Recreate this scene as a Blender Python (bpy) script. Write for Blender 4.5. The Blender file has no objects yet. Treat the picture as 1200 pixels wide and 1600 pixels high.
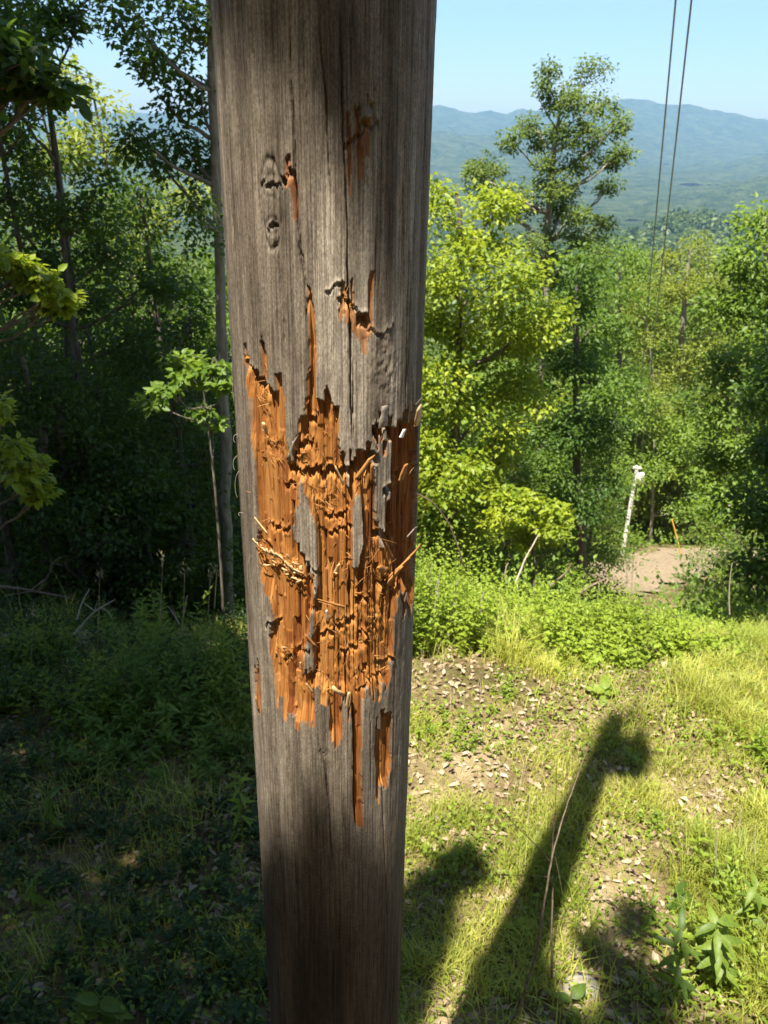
import bpy, math
import numpy as np

# ------------------------------------------------------------------ camera, sky, sun, exposure
SC = bpy.context.scene
FPX, PITCH, ROLL = 1295.0, math.radians(25.5), math.radians(1.2)
CF = np.array([0, math.cos(PITCH), -math.sin(PITCH)])
_R0 = np.array([1.0, 0, 0]); _U0 = np.array([0, math.sin(PITCH), math.cos(PITCH)])
CR = math.cos(ROLL)*_R0 + math.sin(ROLL)*_U0
CU = -math.sin(ROLL)*_R0 + math.cos(ROLL)*_U0
cam = bpy.data.cameras.new('camera'); camo = bpy.data.objects.new('camera', cam)
SC.collection.objects.link(camo); SC.camera = camo
cam.sensor_fit = 'VERTICAL'; cam.sensor_height = 24.0; cam.sensor_width = 18.0
cam.lens = 24.0*FPX/1600.0
cam.clip_start = 0.02; cam.clip_end = 40000
import mathutils
M = mathutils.Matrix(((CR[0], CU[0], -CF[0], 0), (CR[1], CU[1], -CF[1], 0), (CR[2], CU[2], -CF[2], 0), (0, 0, 0, 1)))
camo.matrix_world = M
cam.dof.use_dof = True; cam.dof.focus_distance = 1.12; cam.dof.aperture_fstop = 10.0

SUN_EL, SUN_AZ = math.radians(67.7), math.radians(27.3)     # the shadow runs 27.3 degrees right of the view
SUN = np.array([-math.sin(SUN_AZ)*math.cos(SUN_EL), -math.cos(SUN_AZ)*math.cos(SUN_EL), math.sin(SUN_EL)])
w = bpy.data.worlds.new('World'); SC.world = w; w.use_nodes = True
nt = w.node_tree; nt.nodes.clear()
sky = nt.nodes.new('ShaderNodeTexSky'); sky.sky_type = 'NISHITA'; sky.sun_disc = False
sky.sun_elevation = SUN_EL; sky.sun_rotation = math.atan2(SUN[0], SUN[1]); sky.altitude = 600
sky.air_density = 1.0; sky.dust_density = 0.8; sky.ozone_density = 5.0
bg = nt.nodes.new('ShaderNodeBackground'); bg.inputs['Strength'].default_value = 0.055
wo = nt.nodes.new('ShaderNodeOutputWorld')
nt.links.new(sky.outputs[0], bg.inputs[0]); nt.links.new(bg.outputs[0], wo.inputs[0])
sun = bpy.data.lights.new('sun', 'SUN'); sun.energy = 5.0; sun.angle = math.radians(0.53); sun.color = (1, 0.95, 0.86)
suno = bpy.data.objects.new('sun', sun); SC.collection.objects.link(suno)
suno.rotation_euler = mathutils.Vector(SUN).to_track_quat('Z', 'Y').to_euler(); suno.location = SUN*30
SC.view_settings.view_transform = 'Standard'; SC.view_settings.look = 'None'
SC.view_settings.gamma = 1.0; SC.view_settings.use_curve_mapping = False
SC.view_settings.exposure = 1.75
SC.cycles.max_bounces = 7; SC.cycles.diffuse_bounces = 3; SC.cycles.glossy_bounces = 2
SC.cycles.transmission_bounces = 4; SC.cycles.transparent_max_bounces = 6; SC.cycles.volume_bounces = 0
SC.cycles.use_denoising = True
COL = SC.collection

# ------------------------------------------------------------------ helpers
def ray(x, y):
    x = np.asarray(x, float); y = np.asarray(y, float)
    return CF + (x[..., None]-600)/FPX*CR - (y[..., None]-800)/FPX*CU
def at(x, y, Y):                       # the point seen at photo pixel x, y at horizontal distance Y
    d = ray(x, y); return d*(np.asarray(Y, float)[..., None]/d[..., 1:2])
def mpp(c):                            # metres per photo pixel at a point
    return float(np.dot(c, CF))/FPX
def rot(v, ax, a):
    ax = ax/np.linalg.norm(ax); return v*math.cos(a)+np.cross(ax, v)*math.sin(a)+ax*np.dot(ax, v)*(1-math.cos(a))
def unit(v): return v/np.maximum(np.linalg.norm(v, axis=-1, keepdims=True), 1e-9)

def _h(ix, iy, seed):
    n = (ix.astype(np.int64)*374761393 + iy.astype(np.int64)*668265263 + seed*974711) & 0xffffffff
    n = ((n ^ (n >> 13))*1274126177) & 0xffffffff
    n = ((n ^ (n >> 16))*2246822519) & 0xffffffff
    return ((n ^ (n >> 15)) & 0xffffff)/float(0xffffff)
def vn(x, y, seed=0):
    x, y = np.broadcast_arrays(np.asarray(x, float), np.asarray(y, float))
    ix = np.floor(x); iy = np.floor(y); fx = x-ix; fy = y-iy
    fx = fx*fx*(3-2*fx); fy = fy*fy*(3-2*fy)
    a = _h(ix, iy, seed); b = _h(ix+1, iy, seed); c = _h(ix, iy+1, seed); d = _h(ix+1, iy+1, seed)
    return (a*(1-fx)+b*fx)*(1-fy)+(c*(1-fx)+d*fx)*fy
def fbm(x, y, seed=0, o=4):
    s = 0; a = .5
    for k in range(o): s = s+a*vn(x*2**k, y*2**k, seed+k); a *= .5
    return s/(1-.5**o)

def make_mesh(name, V, F, mat=None, attrs=None, smooth=False):
    me = bpy.data.meshes.new(name)
    V = np.asarray(V, np.float32)
    if not isinstance(F, list): F = [F]
    F = [np.asarray(f, np.int32) for f in F if len(f)]
    me.vertices.add(len(V)); me.vertices.foreach_set('co', V.ravel())
    nl = sum(f.size for f in F); npol = sum(len(f) for f in F)
    me.loops.add(nl); me.loops.foreach_set('vertex_index', np.concatenate([f.ravel() for f in F]))
    me.polygons.add(npol)
    tot = np.concatenate([np.full(len(f), f.shape[1], np.int32) for f in F])
    st = np.concatenate([[0], np.cumsum(tot)[:-1]]).astype(np.int32)
    me.polygons.foreach_set('loop_start', st); me.polygons.foreach_set('loop_total', tot)
    if smooth: me.polygons.foreach_set('use_smooth', np.ones(npol, bool))
    me.update(calc_edges=True)
    for k, a in (attrs or {}).items():
        a = np.asarray(a, np.float32)
        if a.ndim == 1:
            at_ = me.attributes.new(k, 'FLOAT', 'POINT'); at_.data.foreach_set('value', a)
        else:
            at_ = me.attributes.new(k, 'FLOAT_VECTOR', 'POINT'); at_.data.foreach_set('vector', a.ravel())
    if mat: me.materials.append(mat)
    return me
def link(name, me, parent=None, loc=None):
    o = bpy.data.objects.new(name, me); COL.objects.link(o)
    if parent is not None: o.parent = parent
    if loc is not None: o.location = loc
    return o
def tag(o, label=None, cat=None, group=None, kind=None):
    if label: o['label'] = label
    if cat: o['category'] = cat
    if group: o['group'] = group
    if kind: o['kind'] = kind
    return o
def empty(name, loc, label, cat, group=None):
    o = bpy.data.objects.new(name, None); COL.objects.link(o); o.location = tuple(float(v) for v in loc)
    o.empty_display_size = .1
    return tag(o, label, cat, group)

class MB:                              # gathers pieces of one mesh
    def __init__(s): s.V = []; s.F3 = []; s.F4 = []; s.n = 0; s.T = []
    def add(s, V, F, t=.5):
        V = np.asarray(V, float); F = np.asarray(F, np.int64)+s.n
        s.V.append(V); (s.F3 if F.shape[1] == 3 else s.F4).append(F); s.n += len(V)
        s.T.append(np.broadcast_to(np.asarray(t, float), (len(V),)))
    def tube(s, P, r, k=6, t=.5, cap=True):
        P = np.asarray(P, float); n = len(P); r = np.broadcast_to(np.asarray(r, float), (n,))
        T = np.gradient(P, axis=0); T = unit(T)
        ref = np.array([0.31, 0.95, 0.05]) if abs(T[0][2]) > .7 else np.array([0, 0, 1.0])
        A = unit(np.cross(T, ref)); B = np.cross(T, A)
        a = np.arange(k)*2*math.pi/k
        V = P[:, None, :]+r[:, None, None]*(A[:, None, :]*np.cos(a)[None, :, None]+B[:, None, :]*np.sin(a)[None, :, None])
        i = np.arange(n-1)[:, None]*k; j = np.arange(k)[None, :]; j2 = (j+1) % k
        F = np.stack([i+j, i+j2, i+k+j2, i+k+j], -1).reshape(-1, 4)
        s.add(V.reshape(-1, 3), F, t)
        if cap and k > 2:
            c = (n-1)*k
            V2 = np.vstack([V[-1], P[-1:]]); F2 = np.array([[q, (q+1) % k, k] for q in range(k)]); s.add(V2, F2, t)
            V3 = np.vstack([V[0], P[:1]]); F3 = np.array([[(q+1) % k, q, k] for q in range(k)]); s.add(V3, F3, t)
    def box(s, c, ax, ay, az, t=.5):
        c = np.asarray(c, float); q = [(-1, -1, -1), (1, -1, -1), (1, 1, -1), (-1, 1, -1), (-1, -1, 1), (1, -1, 1), (1, 1, 1), (-1, 1, 1)]
        V = [c+i*np.asarray(ax)+j*np.asarray(ay)+k*np.asarray(az) for i, j, k in q]
        s.add(V, [[0, 3, 2, 1], [4, 5, 6, 7], [0, 1, 5, 4], [1, 2, 6, 5], [2, 3, 7, 6], [3, 0, 4, 7]], t)
    def mesh(s, name, mat, smooth=False, origin=None):
        V = np.vstack(s.V)
        if origin is not None: V = V-np.asarray(origin, float)
        F = []
        if s.F4: F.append(np.vstack(s.F4))
        if s.F3: F.append(np.vstack(s.F3))
        return make_mesh(name, V, F, mat, {'tint': np.concatenate(s.T)}, smooth)

def leaves(mb, P, A, N, L, W, tint, six=False, fold=.22, droop=.15):
    n = len(P); A = unit(A); N = unit(N-A*(N*A).sum(1, keepdims=True)); B = np.cross(A, N)
    L = np.broadcast_to(L, (n,))[:, None]; W = np.broadcast_to(W, (n,))[:, None]
    if six:
        pts = [(0, 0, 0), (.28, .5, fold*.8), (.68, .38, fold*.3), (1, 0, -droop), (.68, -.38, fold*.3), (.28, -.5, fold*.8)]
        F0 = np.array([[0, 1, 2, 3], [0, 3, 4, 5]])
    else:
        pts = [(0, 0, 0), (.42, .5, fold), (1, 0, -droop), (.42, -.5, fold)]
        F0 = np.array([[0, 1, 2], [0, 2, 3]])
    V = np.stack([P+A*L*a+B*W*b+N*W*c for a, b, c in pts], 1).reshape(-1, 3)
    F = (np.arange(n)[:, None, None]*len(pts)+F0[None]).reshape(-1, F0.shape[1])
    mb.add(V, F, np.repeat(np.broadcast_to(tint, (n,)), len(pts)))

# ------------------------------------------------------------------ materials
def new_mat(name):
    m = bpy.data.materials.new(name); m.use_nodes = True; t = m.node_tree; t.nodes.clear()
    o = t.nodes.new('ShaderNodeOutputMaterial'); return m, t, o
def N_(t, typ, **kw):
    n = t.nodes.new(typ)
    for k, v in kw.items():
        if k in n.inputs.keys(): n.inputs[k].default_value = v
        else: setattr(n, k, v)
    return n
def ramp(t, fac, stops):
    r = t.nodes.new('ShaderNodeValToRGB'); e = r.color_ramp.elements
    while len(e) < len(stops): e.new(.5)
    for q, (p, c) in zip(e, stops): q.position = p; q.color = (*c, 1)
    t.links.new(fac, r.inputs[0]); return r
def leaf_mat(name, dark, light, trans, tw=.42, rough=.5, spec=.35, blotch=False):
    m, t, o = new_mat(name)
    a = N_(t, 'ShaderNodeAttribute', attribute_name='tint')
    r = ramp(t, a.outputs['Fac'], [(0, dark), (1, light)])
    b = N_(t, 'ShaderNodeBsdfPrincipled', Roughness=rough); b.inputs['Specular IOR Level'].default_value = spec
    t.links.new(r.outputs[0], b.inputs['Base Color'])
    if blotch:
        tc = N_(t, 'ShaderNodeTexCoord'); no = N_(t, 'ShaderNodeTexNoise', Scale=55.0, Detail=4, Roughness=.7); t.links.new(tc.outputs['Object'], no.inputs['Vector'])
        rb = ramp(t, no.outputs[0], [(.30, (.55, .42, .25)), (.42, (.85, .85, .8)), (.65, (1.15, 1.1, 1.0))])
        mm = N_(t, 'ShaderNodeMix', data_type='RGBA', blend_type='MULTIPLY'); mm.inputs[0].default_value = 1; t.links.new(r.outputs[0], mm.inputs[6]); t.links.new(rb.outputs[0], mm.inputs[7]); t.links.new(mm.outputs[2], b.inputs['Base Color'])
    r2 = ramp(t, a.outputs['Fac'], [(0, tuple(c*.6 for c in trans)), (1, trans)])
    tr = N_(t, 'ShaderNodeBsdfTranslucent'); t.links.new(r2.outputs[0], tr.inputs[0])
    mx = N_(t, 'ShaderNodeMixShader'); mx.inputs[0].default_value = tw
    t.links.new(b.outputs[0], mx.inputs[1]); t.links.new(tr.outputs[0], mx.inputs[2]); t.links.new(mx.outputs[0], o.inputs[0])
    return m
def simple_mat(name, c1, c2, scale=(20, 20, 20), rough=.9, bump=.0, det=6):
    m, t, o = new_mat(name)
    tc = N_(t, 'ShaderNodeTexCoord'); mp = N_(t, 'ShaderNodeMapping'); mp.inputs['Scale'].default_value = scale
    t.links.new(tc.outputs['Object'], mp.inputs[0])
    no = N_(t, 'ShaderNodeTexNoise', Scale=1.0, Detail=det); t.links.new(mp.outputs[0], no.inputs['Vector'])
    r = ramp(t, no.outputs[0], [(.3, c1), (.7, c2)])
    b = N_(t, 'ShaderNodeBsdfPrincipled', Roughness=rough); b.inputs['Specular IOR Level'].default_value = .2
    t.links.new(r.outputs[0], b.inputs['Base Color'])
    if bump:
        bp = N_(t, 'ShaderNodeBump', Strength=bump, Distance=.02); t.links.new(no.outputs[0], bp.inputs['Height']); t.links.new(bp.outputs[0], b.inputs['Normal'])
    t.links.new(b.outputs[0], o.inputs[0]); return m
MAT = {}
MAT['leaf_yellow'] = leaf_mat('leaf_yellow_green', (.12, .19, .012), (.30, .34, .022), (.52, .60, .035))
MAT['leaf_mid'] = leaf_mat('leaf_mid_green', (.06, .12, .014), (.17, .24, .024), (.30, .43, .035))
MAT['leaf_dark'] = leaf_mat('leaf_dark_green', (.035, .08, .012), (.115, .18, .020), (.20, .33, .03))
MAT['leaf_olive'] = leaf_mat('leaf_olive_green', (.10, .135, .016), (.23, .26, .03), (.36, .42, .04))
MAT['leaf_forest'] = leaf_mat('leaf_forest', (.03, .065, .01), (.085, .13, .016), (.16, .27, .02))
MAT['leaf_oak'] = leaf_mat('leaf_oak', (.05, .09, .02), (.15, .20, .035), (.25, .34, .045))
MAT['weed_shade_tinted'] = leaf_mat('weed_shade_tinted', (.022, .05, .010), (.06, .105, .016), (.10, .20, .02))  # weed green darkened so the shade under the woods is in the colour
MAT['weed'] = leaf_mat('weed_green', (.09, .15, .014), (.25, .32, .028), (.42, .52, .035))
MAT['weed_near'] = leaf_mat('weed_near', (.06, .115, .014), (.20, .27, .03), (.30, .42, .035), blotch=True)
MAT['grass'] = leaf_mat('grass_green', (.17, .22, .022), (.50, .48, .10), (.56, .58, .075), tw=.45)
MAT['straw'] = leaf_mat('dry_straw', (.30, .23, .12), (.5, .42, .25), (.3, .24, .12), tw=.2)
MAT['litter'] = leaf_mat('dead_leaves', (.13, .075, .038), (.46, .35, .23), (.25, .15, .07), tw=.12, rough=.7)
MAT['bark'] = simple_mat('grey_brown_bark', (.07, .055, .042), (.19, .155, .12), (30, 30, 6), bump=.8)
MAT['bark_pale'] = simple_mat('pale_bark', (.16, .135, .10), (.33, .29, .23), (22, 22, 7), bump=.6)
MAT['twig'] = simple_mat('dry_twig', (.10, .07, .045), (.24, .18, .12), (40, 40, 40))
MAT['pale_twig'] = simple_mat('pale_dry_twig', (.30, .24, .17), (.5, .42, .32), (40, 40, 40))

# ------------------------------------------------------------------ terrain
PY = np.array([-40, -25, -4, -1, -.3, .6, 1.2, 2, 3, 5, 5.6, 6.3, 7, 8, 11, 15, 20, 26, 30, 34, 40, 60, 120, 300, 700, 1500, 3000, 14000.])
PZ = np.array([9, 4, -.4, -1.5, -1.75, -2.75, -3.25, -3.58, -3.66, -3.68, -3.85, -4.25, -4.78, -5.5, -7.5, -10, -12.8, -15.3, -16.4, -17.6, -20.2, -30, -52, -86, -130, -190, -230, -240.])
def gz(x, y):
    x = np.asarray(x, float); y = np.asarray(y, float)
    z = np.interp(y, PY, PZ)
    z = z+.07*(fbm(x*.9, y*.9, 3)-.5)*np.clip(8-np.abs(y-3), 0, 1)+.8*(fbm(x*.07, y*.07, 9)-.5)*np.clip((y-9)/15, 0, 1)*np.clip((np.abs(y-29.5)-3)/4, .05, 1)
    z = z+8*(fbm(x*.008, y*.008, 19)-.5)*np.clip((y-60)/200, 0, 1)
    return z
def grid_mesh(name, X, Y, Zf, mat, smooth=True):
    nx, ny = X.shape; V = np.stack([X, Y, Zf], -1).reshape(-1, 3)
    i = np.arange(nx-1)[:, None]*ny; j = np.arange(ny-1)[None, :]
    F = np.stack([i+j, i+ny+j, i+ny+j+1, i+j+1], -1).reshape(-1, 4)
    return make_mesh(name, V, F, mat, None, smooth)
def soil_mat():
    m, t, o = new_mat('soil_and_litter')
    tc = N_(t, 'ShaderNodeTexCoord')
    n1 = N_(t, 'ShaderNodeTexNoise', Scale=1.3, Detail=8, Roughness=.65); t.links.new(tc.outputs['Object'], n1.inputs['Vector'])
    n2 = N_(t, 'ShaderNodeTexVoronoi', Scale=26.0); t.links.new(tc.outputs['Object'], n2.inputs['Vector'])
    n3 = N_(t, 'ShaderNodeTexNoise', Scale=60, Detail=5); t.links.new(tc.outputs['Object'], n3.inputs['Vector'])
    r1 = ramp(t, n1.outputs[0], [(.35, (.10, .09, .035)), (.5, (.19, .15, .078)), (.68, (.31, .255, .15))])
    r2 = ramp(t, n2.outputs['Color'], [(.1, (.45, .38, .3)), (.9, (1, .95, .85))])
    mx = N_(t, 'ShaderNodeMix', data_type='RGBA', blend_type='MULTIPLY'); mx.inputs[0].default_value = .8
    t.links.new(r1.outputs[0], mx.inputs[6]); t.links.new(r2.outputs[0], mx.inputs[7])
    b = N_(t, 'ShaderNodeBsdfPrincipled', Roughness=.95); b.inputs['Specular IOR Level'].default_value = .1
    t.links.new(mx.outputs[2], b.inputs['Base Color'])
    bp = N_(t, 'ShaderNodeBump', Strength=.7, Distance=.03); t.links.new(n3.outputs[0], bp.inputs['Height']); t.links.new(bp.outputs[0], b.inputs['Normal'])
    t.links.new(b.outputs[0], o.inputs[0]); return m
MAT['soil'] = soil_mat()
uu = np.linspace(-1, 1, 161); X1 = np.sign(uu)*(np.abs(uu)*9+np.abs(uu)**5*70)
Y1 = np.unique(np.concatenate([np.linspace(-40, 1, 30), np.linspace(1, 9, 90), np.linspace(9, 50, 70), np.linspace(50, 130, 30)]))
XX, YY = np.meshgrid(X1, Y1, indexing='ij'); XX = XX*(1+np.clip(YY-10, 0, 200)*.012)
tag(link('ground', grid_mesh('ground', XX, YY, gz(XX, YY), MAT['soil'])), kind='structure')

def forest_mat(name, c1, c2, sc):
    m, t, o = new_mat(name)
    tc = N_(t, 'ShaderNodeTexCoord')
    n1 = N_(t, 'ShaderNodeTexNoise', Scale=sc, Detail=9, Roughness=.7); t.links.new(tc.outputs['Object'], n1.inputs['Vector'])
    r1 = ramp(t, n1.outputs[0], [(.35, c1), (.65, c2)])
    v = N_(t, 'ShaderNodeTexVoronoi', Scale=sc*5); t.links.new(tc.outputs['Object'], v.inputs['Vector'])
    b = N_(t, 'ShaderNodeBsdfPrincipled', Roughness=1); b.inputs['Specular IOR Level'].default_value = 0
    t.links.new(r1.outputs[0], b.inputs['Base Color'])
    bp = N_(t, 'ShaderNodeBump', Strength=.9, Distance=12); bp.invert = True
    t.links.new(v.outputs['Distance'], bp.inputs['Height']); t.links.new(bp.outputs[0], b.inputs['Normal'])
    t.links.new(b.outputs[0], o.inputs[0]); return m
MAT['far_forest'] = forest_mat('far_forest', (.012, .026, .010), (.07, .085, .028), .012)
uu = np.linspace(-1, 1, 160); Yv = np.concatenate([np.linspace(131, 600, 60), np.linspace(620, 9500, 60)])
UU, YV = np.meshgrid(uu, Yv, indexing='ij'); XV = UU*(YV*1.15+150)
ZV = gz(XV, YV)+np.clip((YV-200)/800, 0, 1)*40*(fbm(XV*.003, YV*.0022, 41)-.5)+np.clip((YV-150)/300, 0, 1)*9*(fbm(XV*.03, YV*.03, 43)-.5)
tag(link('valley_floor', grid_mesh('valley_floor', XV, YV, ZV, MAT['far_forest'])), kind='structure')

HILL = {}
def mountain(name, D, depth, crest, base_z, rough, seed, nx=320, ny=70):
    px = np.linspace(-700, 1900, nx); py = np.interp(px, [c[0] for c in crest], [c[1] for c in crest])
    py = py+(fbm(px*.02, px*0, seed)-.5)*rough
    C = at(px, py, D)
    t = np.linspace(0, 1, ny)
    tt = t[None, :]
    Y = D-depth*(1-tt)+0*px[:, None]
    X = C[:, 0][:, None]*(Y/D)
    spur = fbm(X/(depth*.22), Y/(depth*.6), seed+5, 5)
    prof = tt**1.15
    Z = base_z+(C[:, 2][:, None]-base_z)*np.clip(prof+(spur-.5)*.55*np.sin(math.pi*tt)*1.0, 0, 1.2)
    Yb = D+depth*.5*np.array([[.3, 1.0]])+0*px[:, None]
    Xb = C[:, 0][:, None]*(Yb/D); Zb = np.stack([C[:, 2]-depth*.08, np.full(nx, base_z-60.)], 1)
    Zc = Z+(fbm(X/(D*.011), Y/(D*.011), 77, 3)-.5)*min(D*.010, 34.)
    HILL[name] = (X, Y, Zc)
    return tag(link(name, grid_mesh(name, np.hstack([X, Xb]), np.hstack([Y, Yb]), np.hstack([Zc, Zb]), MAT['far_forest'])), kind='structure')
mountain('mountain_ridge', 8200, 2600, [(-700, 190), (-200, 150), (100, 175), (400, 178), (640, 164), (690, 166), (735, 177), (765, 174), (790, 180), (812, 171), (850, 176), (900, 168), (955, 157), (985, 153), (1015, 157), (1045, 163), (1075, 162), (1110, 172), (1150, 176), (1200, 189), (1400, 205), (1900, 180)], -240, 2.5, 5)
mountain('mountain_spur', 5600, 1900, [(-700, 230), (300, 215), (640, 204), (700, 207), (760, 214), (850, 228), (930, 250), (1000, 262), (1080, 258), (1200, 240), (1500, 215), (1900, 230)], -235, 4, 15)
mountain('forested_hill', 3300, 1200, [(-700, 330), (400, 300), (640, 270), (720, 282), (800, 300), (880, 318), (960, 312), (1050, 300), (1120, 288), (1200, 276), (1500, 250), (1900, 260)], -215, 6, 25)
mountain('wooded_knoll', 1300, 480, [(-700, 400), (640, 372), (800, 385), (900, 388), (960, 372), (1020, 352), (1080, 336), (1130, 342), (1200, 362), (1500, 400), (1900, 380)], -175, 8, 35)

fc = MB(); rf = np.random.default_rng(909)
def crowns(P, R, nl):
    for p in P:
        r_ = R*rf.uniform(.6, 1.3); d = unit(rf.normal(size=(nl, 3))); d[:, 2] = np.abs(d[:, 2])*1.1
        leaves(fc, p+d*r_, unit(rf.normal(size=(nl, 3))), d+rf.normal(0, .35, (nl, 3)), r_*1.15, r_*.85, np.clip(rf.random()*.6+.2+rf.normal(0, .1, nl), 0, 1))
hx, hy, hzz = (a[90:260].ravel() for a in HILL['wooded_knoll']); pk = rf.choice(len(hx), 3600, replace=False); crowns(np.stack([hx, hy, hzz], 1)[pk]+rf.normal(0, 3, (3600, 3))*[1, 1, .2], 6.5, 11)
yy = 70+rf.random(3000)**1.6*800; xx = rf.uniform(-.5, .6, 3000)*yy; crowns(np.stack([xx, yy, gz(xx, yy)], 1), 5.5, 11)
tag(link('forest', fc.mesh('forest', leaf_mat('forest_canopy', (.035, .07, .012), (.12, .16, .025), (.15, .22, .025), tw=.3))), kind='stuff')
# the air: pale even haze round everything
hz = MB(); hz.box((0, 4300, 460), (7600, 0, 0), (0, 4600, 0), (0, 0, 760))
m, t, o = new_mat('haze_air'); pv = N_(t, 'ShaderNodeVolumePrincipled', Density=0.95e-4); pv.inputs['Color'].default_value = (.38, .67, 1, 1)
pv.inputs['Anisotropy'].default_value = .1
t.links.new(pv.outputs[0], o.inputs['Volume'])
tag(link('haze', hz.mesh('haze', m)), kind='stuff')

# driveway on its bench below the slope
rd = np.array([(7.2, 25.6), (8.6, 27.2), (10.2, 28.8), (12.0, 30.2), (14.2, 31.2), (17, 31.6), (21, 31.2), (26, 30.0)])
tt = np.linspace(0, 7, 90); rp = np.stack([np.interp(tt, range(8), rd[:, 0]), np.interp(tt, range(8), rd[:, 1])], 1)
tg = unit(np.gradient(rp, axis=0)); nn = np.stack([-tg[:, 1], tg[:, 0]], 1)
wv = np.linspace(-1.9, 1.9, 21)
wj = 1+.5*(vn(tt*9, tt*0, 12)-.5)[:, None]
RX = rp[:, 0][:, None]+nn[:, 0][:, None]*wv*wj; RY = rp[:, 1][:, None]+nn[:, 1][:, None]*wv*wj
RZ = gz(RX, RY)+.10+.05*(fbm(RX*1.5, RY*1.5, 8)-.5)-.04*np.exp(-((np.abs(wv)-.85)/.25)**2)
MAT['gravel'] = simple_mat('pale_gravel', (.155, .115, .070), (.27, .205, .128), (9, 9, 9), bump=.6, det=10)
tag(link('driveway', grid_mesh('driveway', RX, RY, RZ, MAT['gravel'])), kind='structure')

# ------------------------------------------------------------------ the gouged utility pole
AX, AY = -0.0873, 1.2                                     # pole axis
ZB, ZT = -4.1, 5.3
def prad(z):
    z = np.asarray(z, float); return .1404-.0022*(z+.55)-.011*np.clip(z-.3, 0, 9)
TH0 = math.atan2(-AX, AY)                                 # bearing from the axis to the camera, right of -y
def pole_sz(px, py):                                      # photo pixel -> arc from the camera-facing line, height
    d = ray(px, py); r = np.full(d.shape[:-1], .1404); ox, oy = -AX, -AY
    for _ in range(3):
        a = d[..., 0]**2+d[..., 1]**2; b = 2*(d[..., 0]*ox+d[..., 1]*oy); c = ox*ox+oy*oy-r*r
        q = np.sqrt(np.maximum(b*b-4*a*c, 1e-9)); tq = (-b-q)/(2*a)
        z = tq*d[..., 2]; r = prad(z)
    X = d[..., 0]*tq-AX; Y = d[..., 1]*tq-AY
    th = np.arctan2(X, -Y)-TH0
    return th*.14, z
def pole_pt(s, z, d=0):                                   # back to space, d = depth below the surface
    th = np.asarray(s)/.14+TH0; r = prad(z)-d
    return np.stack([AX+r*np.sin(th), AY-r*np.cos(th), np.broadcast_to(z, th.shape)], -1)
def pole_nrm(s):
    th = np.asarray(s)/.14+TH0; return np.stack([np.sin(th), -np.cos(th), 0*th], -1)
def poly_sz(p):
    p = np.array(p, float); return np.stack(pole_sz(p[:, 0], p[:, 1]), 1)
def inpoly(s, z, P):
    r = np.zeros(s.shape, bool); n = len(P)
    for i in range(n):
        x0, y0 = P[i]; x1, y1 = P[(i+1) % n]
        if abs(y1-y0) < 1e-9: continue
        c = (y0 > z) != (y1 > z); r ^= c & (s < (x1-x0)*(z-y0)/(y1-y0)+x0)
    return r
rng = np.random.default_rng(11)
NC, NB = 400, 26
sv = np.concatenate([np.linspace(-.262, .262, NC), np.linspace(.262, 2*math.pi*.14-.262, NB)[1:-1]])
zv = np.concatenate([np.linspace(ZB, -1.86, 10)[:-1], np.linspace(-1.86, .22, 1010), np.linspace(.22, ZT, 22)[1:]])
S, Z = np.meshgrid(sv, zv, indexing='ij'); front = np.abs(S) < .2625
D = np.zeros_like(S); BARE = np.zeros_like(S); TONE = np.full_like(S, .5); FRESH = np.zeros_like(S)
# weathered surface: grain ridges and broad ripples
D += .0011*(vn(S*330, Z*2.2, 1)-.5)+.0016*(vn(S*120, Z*1.3, 2)-.5)+.0030*(vn(S*38, Z*1.0, 3)-.5)
D += .0016*(fbm(S*75, Z*34, 14)-.5)*np.clip((fbm(S*9, Z*5, 15)-.42)*6, 0, 1)
D += .0005*(vn(S*800, Z*30, 4)-.5)+.0012*(fbm(S*160, Z*26, 5)-.5)
# strips of grain, wandering slightly
SW = S+.0035*(vn(Z*2.1, Z*0, 6)-.5)+.0022*(vn(Z*7, S*20, 7)-.5)
edges = [-.30]
while edges[-1] < .30: edges.append(edges[-1]+float(np.clip(rng.gamma(3.0, .0016), .0018, .011)))
edges = np.array(edges); sid = np.clip(np.searchsorted(edges, SW), 0, len(edges)-1)
zoff = rng.normal(0, .011, len(edges)); zoff2 = rng.normal(0, .009, len(edges)); soff = rng.random(len(edges)); sdep = rng.random(len(edges))
ctr = np.concatenate([[edges[0]], (edges[1:]+edges[:-1])/2])[sid]
seglen = .045+.12*soff
seg = np.floor(Z/seglen[sid]+soff[sid]*9).astype(int); segr = _h(sid, seg, 31); segr2 = _h(sid, seg, 32)
roughz = Z+.004*(vn(S*420, Z*160, 8)-.5)+.003*(vn(S*900, Z*60, 9)-.5)
def mask(px, jit=1.0, own=.55):
    P = poly_sz(px); lo = P.min(0)-.05; hi = P.max(0)+.05
    box = (S > lo[0]) & (S < hi[0]) & (Z > lo[1]) & (Z < hi[1]) & front
    r = np.zeros(S.shape, bool)
    ss = own*ctr+(1-own)*SW
    r[box] = inpoly(ss[box], (roughz+jit*zoff[sid])[box], P); return r
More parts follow.
